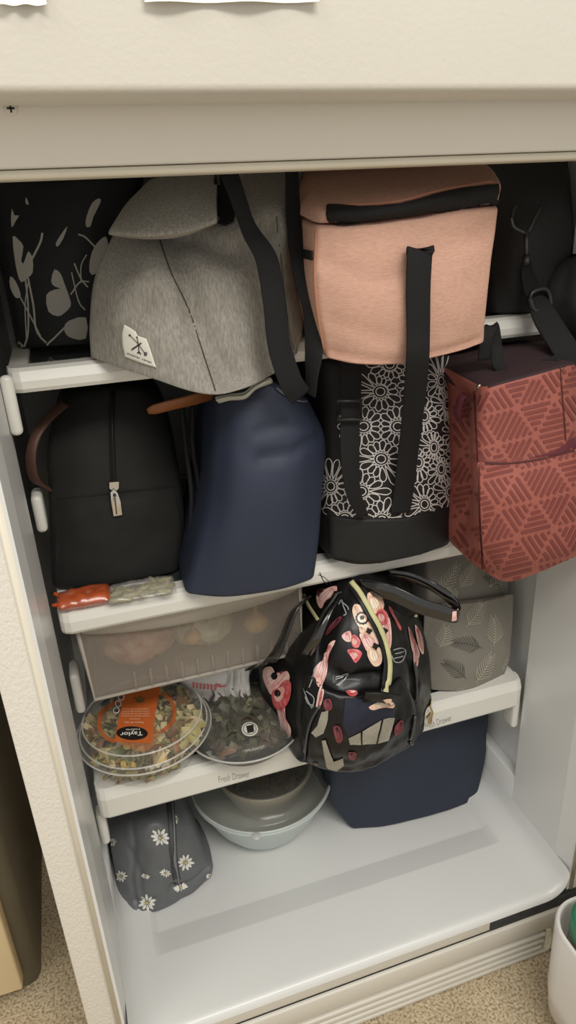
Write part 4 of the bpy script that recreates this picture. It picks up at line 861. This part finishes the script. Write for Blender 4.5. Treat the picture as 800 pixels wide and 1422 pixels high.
petals((
    c8([(215, 400), (240, 350), (290, 305), (300, 320), (260, 370), (225, 405)]), c9([(240, 340), (275, 335), (290, 400), (260, 420)]), c9([(320, 470), (360, 475), (350, 510), (325, 505)]), c9([(118, 535), (155, 530), (158, 570), (125, 570)]), c9([(560, 340), (600, 300), (605, 350), (565, 385)]), c9([(190, 200), (225, 190), (235, 240), (200, 250)]), c8([(165, 160), (200, 150), (190, 200), (170, 190)])), DKR, mat('dull_rose', (140, 70, 78), .5), BLK, .0015)
GL = []
for q in (c8([(285, 240), (300, 215), (310, 250), (325, 290), (310, 300)]), c8([(300, 225), (330, 250), (338, 270)]), c8([(580, 490), (620, 480), (650, 495), (630, 550), (590, 555), (572, 520)]), c8([(590, 510), (640, 500)]), c8([(585, 535), (635, 525)]),
          c9([(85, 135), (105, 190), (130, 240)]), c9([(95, 180), (110, 215), (138, 225)]), c9([(100, 150), (140, 185), (135, 235)]), c9([(250, 90), (290, 75), (320, 55)]), c9([(255, 120), (290, 100), (320, 60)]), c9([(115, 130), (130, 90), (150, 20)]), c5([(370, 465), (395, 440), (412, 412)]), c5([(360, 430), (385, 420), (412, 412)])):
    GL.append(stroke2(q, 1.5))
throws('leaf_print', GL, BKS, GRP, BK, .0014)
BC = mat('black_flower_centre', (16, 15, 15), .4)
throws('flower_centre', [blob2([(x+r*math.cos(a), y+r*math.sin(a)) for a, r in zip(np.linspace(0, 5.7, 9), (5, 3.4, 5.4, 3.6, 5, 3.2, 5.5, 3.5, 4.6))], 2) for x, y in c8([(445, 385), (480, 470), (530, 385)])]+[ring2(*c8([(410, 315)])[0], 7.5, 7.5, 2.2)]+[ell2(*c8([(410+32*math.cos(a), 315+32*math.sin(a))])[0], 1.5, 1.5, 0, 8) for a in np.linspace(0, 6.28, 14)]+[ell2(*c8([(410, 312)])[0], 3, 3)]+[ell2(*c5([q])[0], 4.5, 5) for q in ((122, 425), (135, 492))], BKS, BC, BK, .0022)
# mesh window and what shows through it
throw('window_panel', [blob2(c9([(290, 330), (300, 190), (430, 195), (560, 260), (560, 300), (490, 300), (320, 395)]), 1)], BKS, mat('navy_liner', (22, 26, 46), .5), BK, .001)
MESHM = mat('grey_mesh', (168, 162, 146), .7, var=.45, vs=900)
throws('mesh_window', [blob2(c9(q), 1) for q in ([(318, 395), (380, 365), (385, 432), (325, 430)], [(390, 360), (490, 302), (462, 425), (392, 430)], [(498, 300), (530, 288), (560, 290), (530, 410), (470, 425)], [(160, 330), (180, 260), (215, 250), (212, 300), (190, 370), (150, 392), (126, 370)])], BKS, MESHM, BK, .0018)
throws('mesh_window', [blob2(c9([(180, 410), (200, 405), (240, 520), (290, 500), (296, 540), (240, 580), (205, 570), (200, 520)]), 1)], BKS, MESHM, BK, .0018)
throws('window_seam', [stroke2(c9(q), 1.3) for q in ([(382, 362), (388, 432)], [(495, 300), (466, 425)])], BKS, BC, BK, .0026)
PAT = mat('black_patent', (14, 14, 15), .12, coat=1)
# zips, straps
ZY = mat('pale_yellow_zip', (206, 202, 150), .5, bump=.3, bs=900)
def surfrib(name, q, w, m, off=.002, thick=.0012, par=BK, b=None): return throw(name, [stroke2(q, w, 5)], b or BKS, m, par, off, thick=thick)
surfrib('zip', c5([(425, 55), (455, 95), (490, 160), (535, 250), (562, 340), (565, 420), (550, 505)]), 6.4, ZY, .004)
surfrib('zip_tape', c5([(412, 62), (445, 110), (478, 170), (522, 260), (548, 345), (550, 420), (538, 500)]), 5, BC, .003)
surfrib('zip', c5([(665, 185), (705, 220), (732, 270), (740, 330), (732, 400), (740, 520)]), 4.5, ZY, .004)
surfrib('zip', c5([(240, 100), (262, 150), (298, 205)]), 4.5, ZY, .003)
surfrib('zip', c5([(325, 345), (315, 420), (298, 500), (290, 545)]), 2.5, mat('pale_pink_zip', (222, 186, 180), .5), .003)
surfrib('piping', c5([(300, 540), (262, 610), (245, 690), (240, 770)]), 3.2, mat('grey_piping', (64, 64, 66), .3), .002, .0022)
surfrib('piping', c5([(670, 370), (680, 440), (678, 520), (668, 620), (650, 690)]), 3, MC['grey_piping'], .002, .002)
surfrib('piping', c5([(205, 760), (250, 800), (330, 805), (430, 815), (540, 780), (640, 720), (668, 660)]), 5, PAT, .002, .003)
h = hit(BKS, *c5([(738, 560)])[0], .004)
if h is None: h = at(*c5([(738, 560)])[0], .13)
Yz = h[1]-.004
M('zip_pull', *tube([at(*c5([q])[0], Yz) for q in ((742, 520), (735, 545), (745, 570), (738, 612), (730, 612), (736, 570), (722, 590))], .0014, 6), GOLD, BK)
Yp2 = .036
M('handle_tag', *strap([at(506, 967, .040), at(530, 968, .036), at(551, 972, .042)], (0, -.2, 1), .016, .004), BC, BK)
throws('tag_print', [blob2(c9([(428, 240), (450, 225), (500, 215), (550, 205), (560, 235), (500, 240), (440, 250)]), 2), blob2(c9([(500, 195), (545, 190), (540, 210), (500, 215)]), 2)], [bvho([c for c in BK.children if c.name.startswith('handle_tag')][0])], CRP, BK, .001)
# patent strap loop reaching right over the taupe bag
loop = [(500, 815, .12), (540, 822, .09), (580, 840, .07), (612, 850, .06), (632, 856, .055), (637, 850, .06), (626, 832, .075), (600, 814, .09), (570, 802, .11), (540, 797, .13)]
M('shoulder_strap', *strap(P3(loop), (0.05, .1, 1), np.interp(np.linspace(0, 1, 80), [0, .35, .5, .75, 1], [.020, .020, .017, .012, .012]), .0028), PAT, BK)
M('strap_print', *strap(P3([(628, 856, .0535), (633, 855, .054), (637, 851, .057)]), (0, .1, 1), .013, .0012), PNK, BK)
M('shoulder_strap', *strap(P3([(428, 828, .14), (408, 850, .125), (392, 890, .12), (378, 915, .13), (355, 925, .16), (345, 928, .18)]), (.5, -.6, .6), .013, .0028), PAT, BK)
M('top_handle', *strap(P3([(470, 822, .12), (455, 850, .10), (440, 885, .09), (425, 910, .10)]), (.8, -.5, .3), .012, .003), PAT, BK)
# ================================================================== BOTTOM OF THE COMPARTMENT
# --- navy bag
rows = [[(462, 1055, .23), (520, 1040, .215), (590, 1018, .21), (650, 1000, .215), (695, 985, .23)], [(458, 1085, .225), (520, 1072, .205), (590, 1050, .20), (645, 1034, .205), (685, 1020, .225)], [(462, 1118, .225), (525, 1115, .20), (590, 1095, .195), (640, 1078, .20), (675, 1064, .22)], [(489, 1154, .213), (535, 1150, .20), (590, 1138, .193), (630, 1126, .193), (664, 1112, .20)]]
rows[0] = [(x, y-28, Y) for x, y, Y in rows[0]]
NV = thing('tote_bag', 'plain dark navy bag on the compartment floor below the lowest shelf', 'bag', base_of(rows, 0))
soft('bag_body', rows, .20, mat('dark_navy_cloth', (38, 46, 62), .65, bump=.15, bs=400, var=.1, vs=10), NV, r=(.08, .08, .12), n=(34, 26, 10), back=(1.0, .9, .0, .01), zfloor=-.0095, zfront=-1, nz=.0015, nsc=14, seed=101, maxx=.322)
NV.children[0].data
# --- pale blue bowl with clear lid
qc = atz(362, 1078, .085); qr = .118; QZ = -.010
Q = thing('food_bowl', 'pale blue round bowl with a clear lid on the compartment floor', 'bowl', (qc[0], qc[1], QZ))
PB = mat('pale_blue_plastic', (188, 198, 196), .35)
M('bowl', *lathe([(.0001, .0), (qr*.55, .0), (qr*.60, .004), (qr*.78, .035), (qr*.92, .072), (qr*1.0, .088), (qr*1.02, .094), (qr*1.0, .095), (qr*.97, .090), (qr*.9, .072), (qr*.76, .038), (qr*.56, .008), (.0001, .006)], (qc[0], qc[1], QZ), 72), PB, Q)
M('lid', *lathe([(qr*1.0, .0955), (qr*.985, .0975), (qr*.93, .0975), (qr*.90, .101), (qr*.84, .112), (qr*.5, .116), (.0001, .117)], (qc[0], qc[1], QZ), 72), mat('hazy_lid', (176, 172, 160), .2, alpha=.30, coat=.6), Q)
M('lid_rim', *tube([(qc[0]+qr*1.0*math.cos(t), qc[1]+qr*1.0*math.sin(t), QZ+.097) for t in np.linspace(0, 6.2832, 80, endpoint=False)], .0022, 6, True), mat('pale_rim', (208, 214, 210), .25, alpha=.8, coat=.5), Q)
for a in (-1.9, -.45): M('lid_tab', *lathe([(.0001, .0995), (.006, .0995), (.007, .098), (.006, .0955)], (qc[0]+qr*1.05*math.cos(a), qc[1]+qr*1.05*math.sin(a), QZ), 16), MC['clear_rim'], Q)
IB = thing('inner_bowl', 'cream dish with a dark filling seen through the clear lid', 'dish', (qc[0], qc[1], QZ+.03))
CRB = mat('cream_ceramic', (214, 204, 182), .3, coat=.4)
ic = (qc[0]+.012, qc[1]+.026, QZ+.030)
M('dish_wall', *lathe([(.0001, .0), (.05, .0), (.072, .035), (.080, .067), (.084, .069), (.086, .066), (.078, .045), (.056, -.002), (.0001, -.002)], ic, 60), CRB, IB)
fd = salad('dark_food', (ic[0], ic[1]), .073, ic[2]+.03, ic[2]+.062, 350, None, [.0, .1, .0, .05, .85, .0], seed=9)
tag(fd, 'dark chopped food filling the cream dish under the clear lid', 'food', kind='stuff')
# --- small grey daisy pouch
DG = mat('grey_daisy_cloth', (98, 100, 102), .5, bump=.2, bs=200, coat=.05)
rows = [[(148, 1118, .285), (180, 1110, .27), (215, 1104, .26), (248, 1100, .27)], [(142, 1160, .262), (178, 1150, .225), (222, 1145, .205), (270, 1150, .235)], [(150, 1208, .235), (185, 1205, .20), (228, 1196, .185), (285, 1188, .215)], [(160, 1247, .215), (190, 1245, .187), (232, 1236, .180), (297, 1204, .205)], [(178, 1263, .190), (196, 1271, .176), (240, 1258, .180), (296, 1220, .200)]]
DP = thing('pouch', 'small grey zipped pouch printed with white daisies', 'bag', base_of(rows, 0))
body, bd = soft('pouch_body', rows, .10, DG, DP, r=(.05, .05, .2), n=(38, 38, 8), back=(.9, .8, .0, .0), zfloor=-.009, zfront=-1, nz=.004, nsc=30, seed=111,
    creases=(([(.05, .32), (.3, .36), (.42, .55), (.40, .75)], .0035, .006), ([(.35, .1), (.40, .35), (.3, .6), (.32, .95)], .004, .006), ([(.7, .75), (.85, .82), (1, .7)], .004, .006), ([(.62, .3), (.72, .5), (.7, .8)], .0035, .005), ([(.2, .8), (.35, .85), (.55, .8)], .004, .004)), minx=-.322)
c7 = lambda x, y: (120+x/2.222, 1050+y/2.222)
DS = []; DC = []
for (x, y, r_, sq, rot) in ((228, 250, 31, .9, .2), (188, 452, 29, .9, .1), (305, 328, 28, .9, .4), (108, 370, 19, 1, 0), (243, 360, 17, .8, .3), (80, 265, 15, 1, .2), (183, 370, 14, .6, .3), (290, 405, 24, .5, -.3), (273, 195, 16, .6, 1.4), (380, 370, 14, .7, 0), (305, 446, 13, .6, -.4), (112, 448, 15, .5, .6)):
    cx, cy = c7(x, y); R0 = r_/2.222
    dg_ = []; DS.append(dg_)
    for k in range(10):
        a = 2*math.pi*k/10+x; L = R0*(.82+.22*((k*7+int(x)) % 5)/4); ax, ay = math.cos(a), math.sin(a)*sq
        ca, sa = math.cos(rot), math.sin(rot); d = np.array([ax*ca-ay*sa, ax*sa+ay*ca]); nn = np.array([-d[1], d[0]]); c = np.array([cx, cy])
        w = R0*.17
        dg_.append(blob2([c+d*R0*.18, c+d*L*.6+nn*w, c+d*L*.97+nn*w*.5, c+d*L, c+d*L*.97-nn*w*.5, c+d*L*.6-nn*w], 1, 8))
    DC.append(ell2(cx, cy, R0*.17, R0*.15*sq, 0, 10))
throws('daisy_print', DS, bd, mat('white_petal', (224, 222, 214), .5), DP, .0008)
throws('daisy_centre', DC, bd, mat('yellow_centre', (206, 180, 96), .5), DP, .0014)
throw('zipper', [stroke2([(236, 1112), (239, 1150), (241, 1190), (247, 1228)], 10)], bd, mat('grey_zip_tape', (70, 71, 74), .6), DP, .0012, thick=.001)
throw('zip_teeth', [stroke2([(237, 1112), (240, 1150), (242, 1190), (248, 1228)], 2.2)], bd, mat('zip_teeth_grey', (120, 122, 124), .4), DP, .0028, thick=.0012)
# ================================================================== OPEN DOOR
FDR = M('fresh_food_door', *box((.388, -.78, FZ+.06), (.445, -.015, .99), .008, 3), ENAM, FR)
M('door_liner', *box((.372, -.75, FZ+.09), (.3885, -.045, .96), .006, 3), LIN, FDR)
M('door_gasket', *cat_(*[box(a, b, .003) for a, b in (((.378, -.775, FZ+.065), (.389, -.75, .985)), ((.378, -.045, FZ+.065), (.389, -.02, .985)), ((.378, -.75, FZ+.065), (.389, -.045, FZ+.09)), ((.378, -.75, .96), (.389, -.045, .985)))]), CREAM, FDR)['kind'] = 'stuff'
# ================================================================== DOOR BIN (fresh-food door swung open to the right) AND JAR
BINM = mat('white_bin_plastic', (230, 226, 220), .3)
def rrect(x0, x1, y0, y1, r, n=8):
    o = []
    for cx, cy, a0 in ((x1-r, y1-r, 0), (x0+r, y1-r, 90), (x0+r, y0+r, 180), (x1-r, y0+r, 270)):
        for k in range(n+1): a = math.radians(a0+90*k/n); o.append((cx+r*math.cos(a), cy+r*math.sin(a)))
    return o
BX0, BX1, BY0, BY1, BZ0, BZ1 = .228, .379, -.50, -.064, -.10, .078
V = []; F = []
lv_ = [(.020, BZ0, 0), (.006, BZ0+.006, 0), (.002, BZ0+.05, 0), (0, BZ1-.004, 0), (.0015, BZ1, 0), (.004, BZ1, 0), (.0055, BZ1-.004, 0), (.008, BZ0+.04, 0), (.02, BZ0+.01, 0)]
for ins, z, _ in lv_:
    V += [(x, y, z) for x, y in rrect(BX0+ins, BX1-ins*.3, BY0+ins, BY1-ins, .045-ins*.5)]
m_ = len(V)//len(lv_)
for k in range(len(lv_)-1):
    for i in range(m_): F.append((k*m_+i, k*m_+(i+1) % m_, (k+1)*m_+(i+1) % m_, (k+1)*m_+i))
F += [tuple(range(m_))[::-1], tuple(range((len(lv_)-1)*m_, len(lv_)*m_))]
DB = M('door_bin', V, F, BINM, FDR)
JR = thing('jar', 'jar with green screw lid standing in the white door bin', 'jar', (.274, -.122, BZ0+.012))
jc = (.274, -.122, BZ0+.013); jr = .036
M('glass_body', *lathe([(.0001, 0), (jr*.9, .0), (jr*.98, .006), (jr, .02), (jr, .145), (jr*.9, .160), (jr*.85, .167)], jc, 48), mat('jar_glass', (120, 112, 104), .15, coat=.6), JR)
lbl = lathe([(jr+.0006, .09), (jr+.0006, .142)], jc, 64); M('paper_label', *lbl, mat('white_jar_label', (200, 196, 190), .5), JR)
LDJ = M('lid', *lathe([(jr*1.0, .163), (jr*1.03, .166), (jr*1.03, .188), (jr*.99, .193), (jr*.9, .195), (.0001, .195)], jc, 60, wob=lambda a: .006*math.cos(a*60)), mat('green_lid', (48, 128, 92), .45), JR)
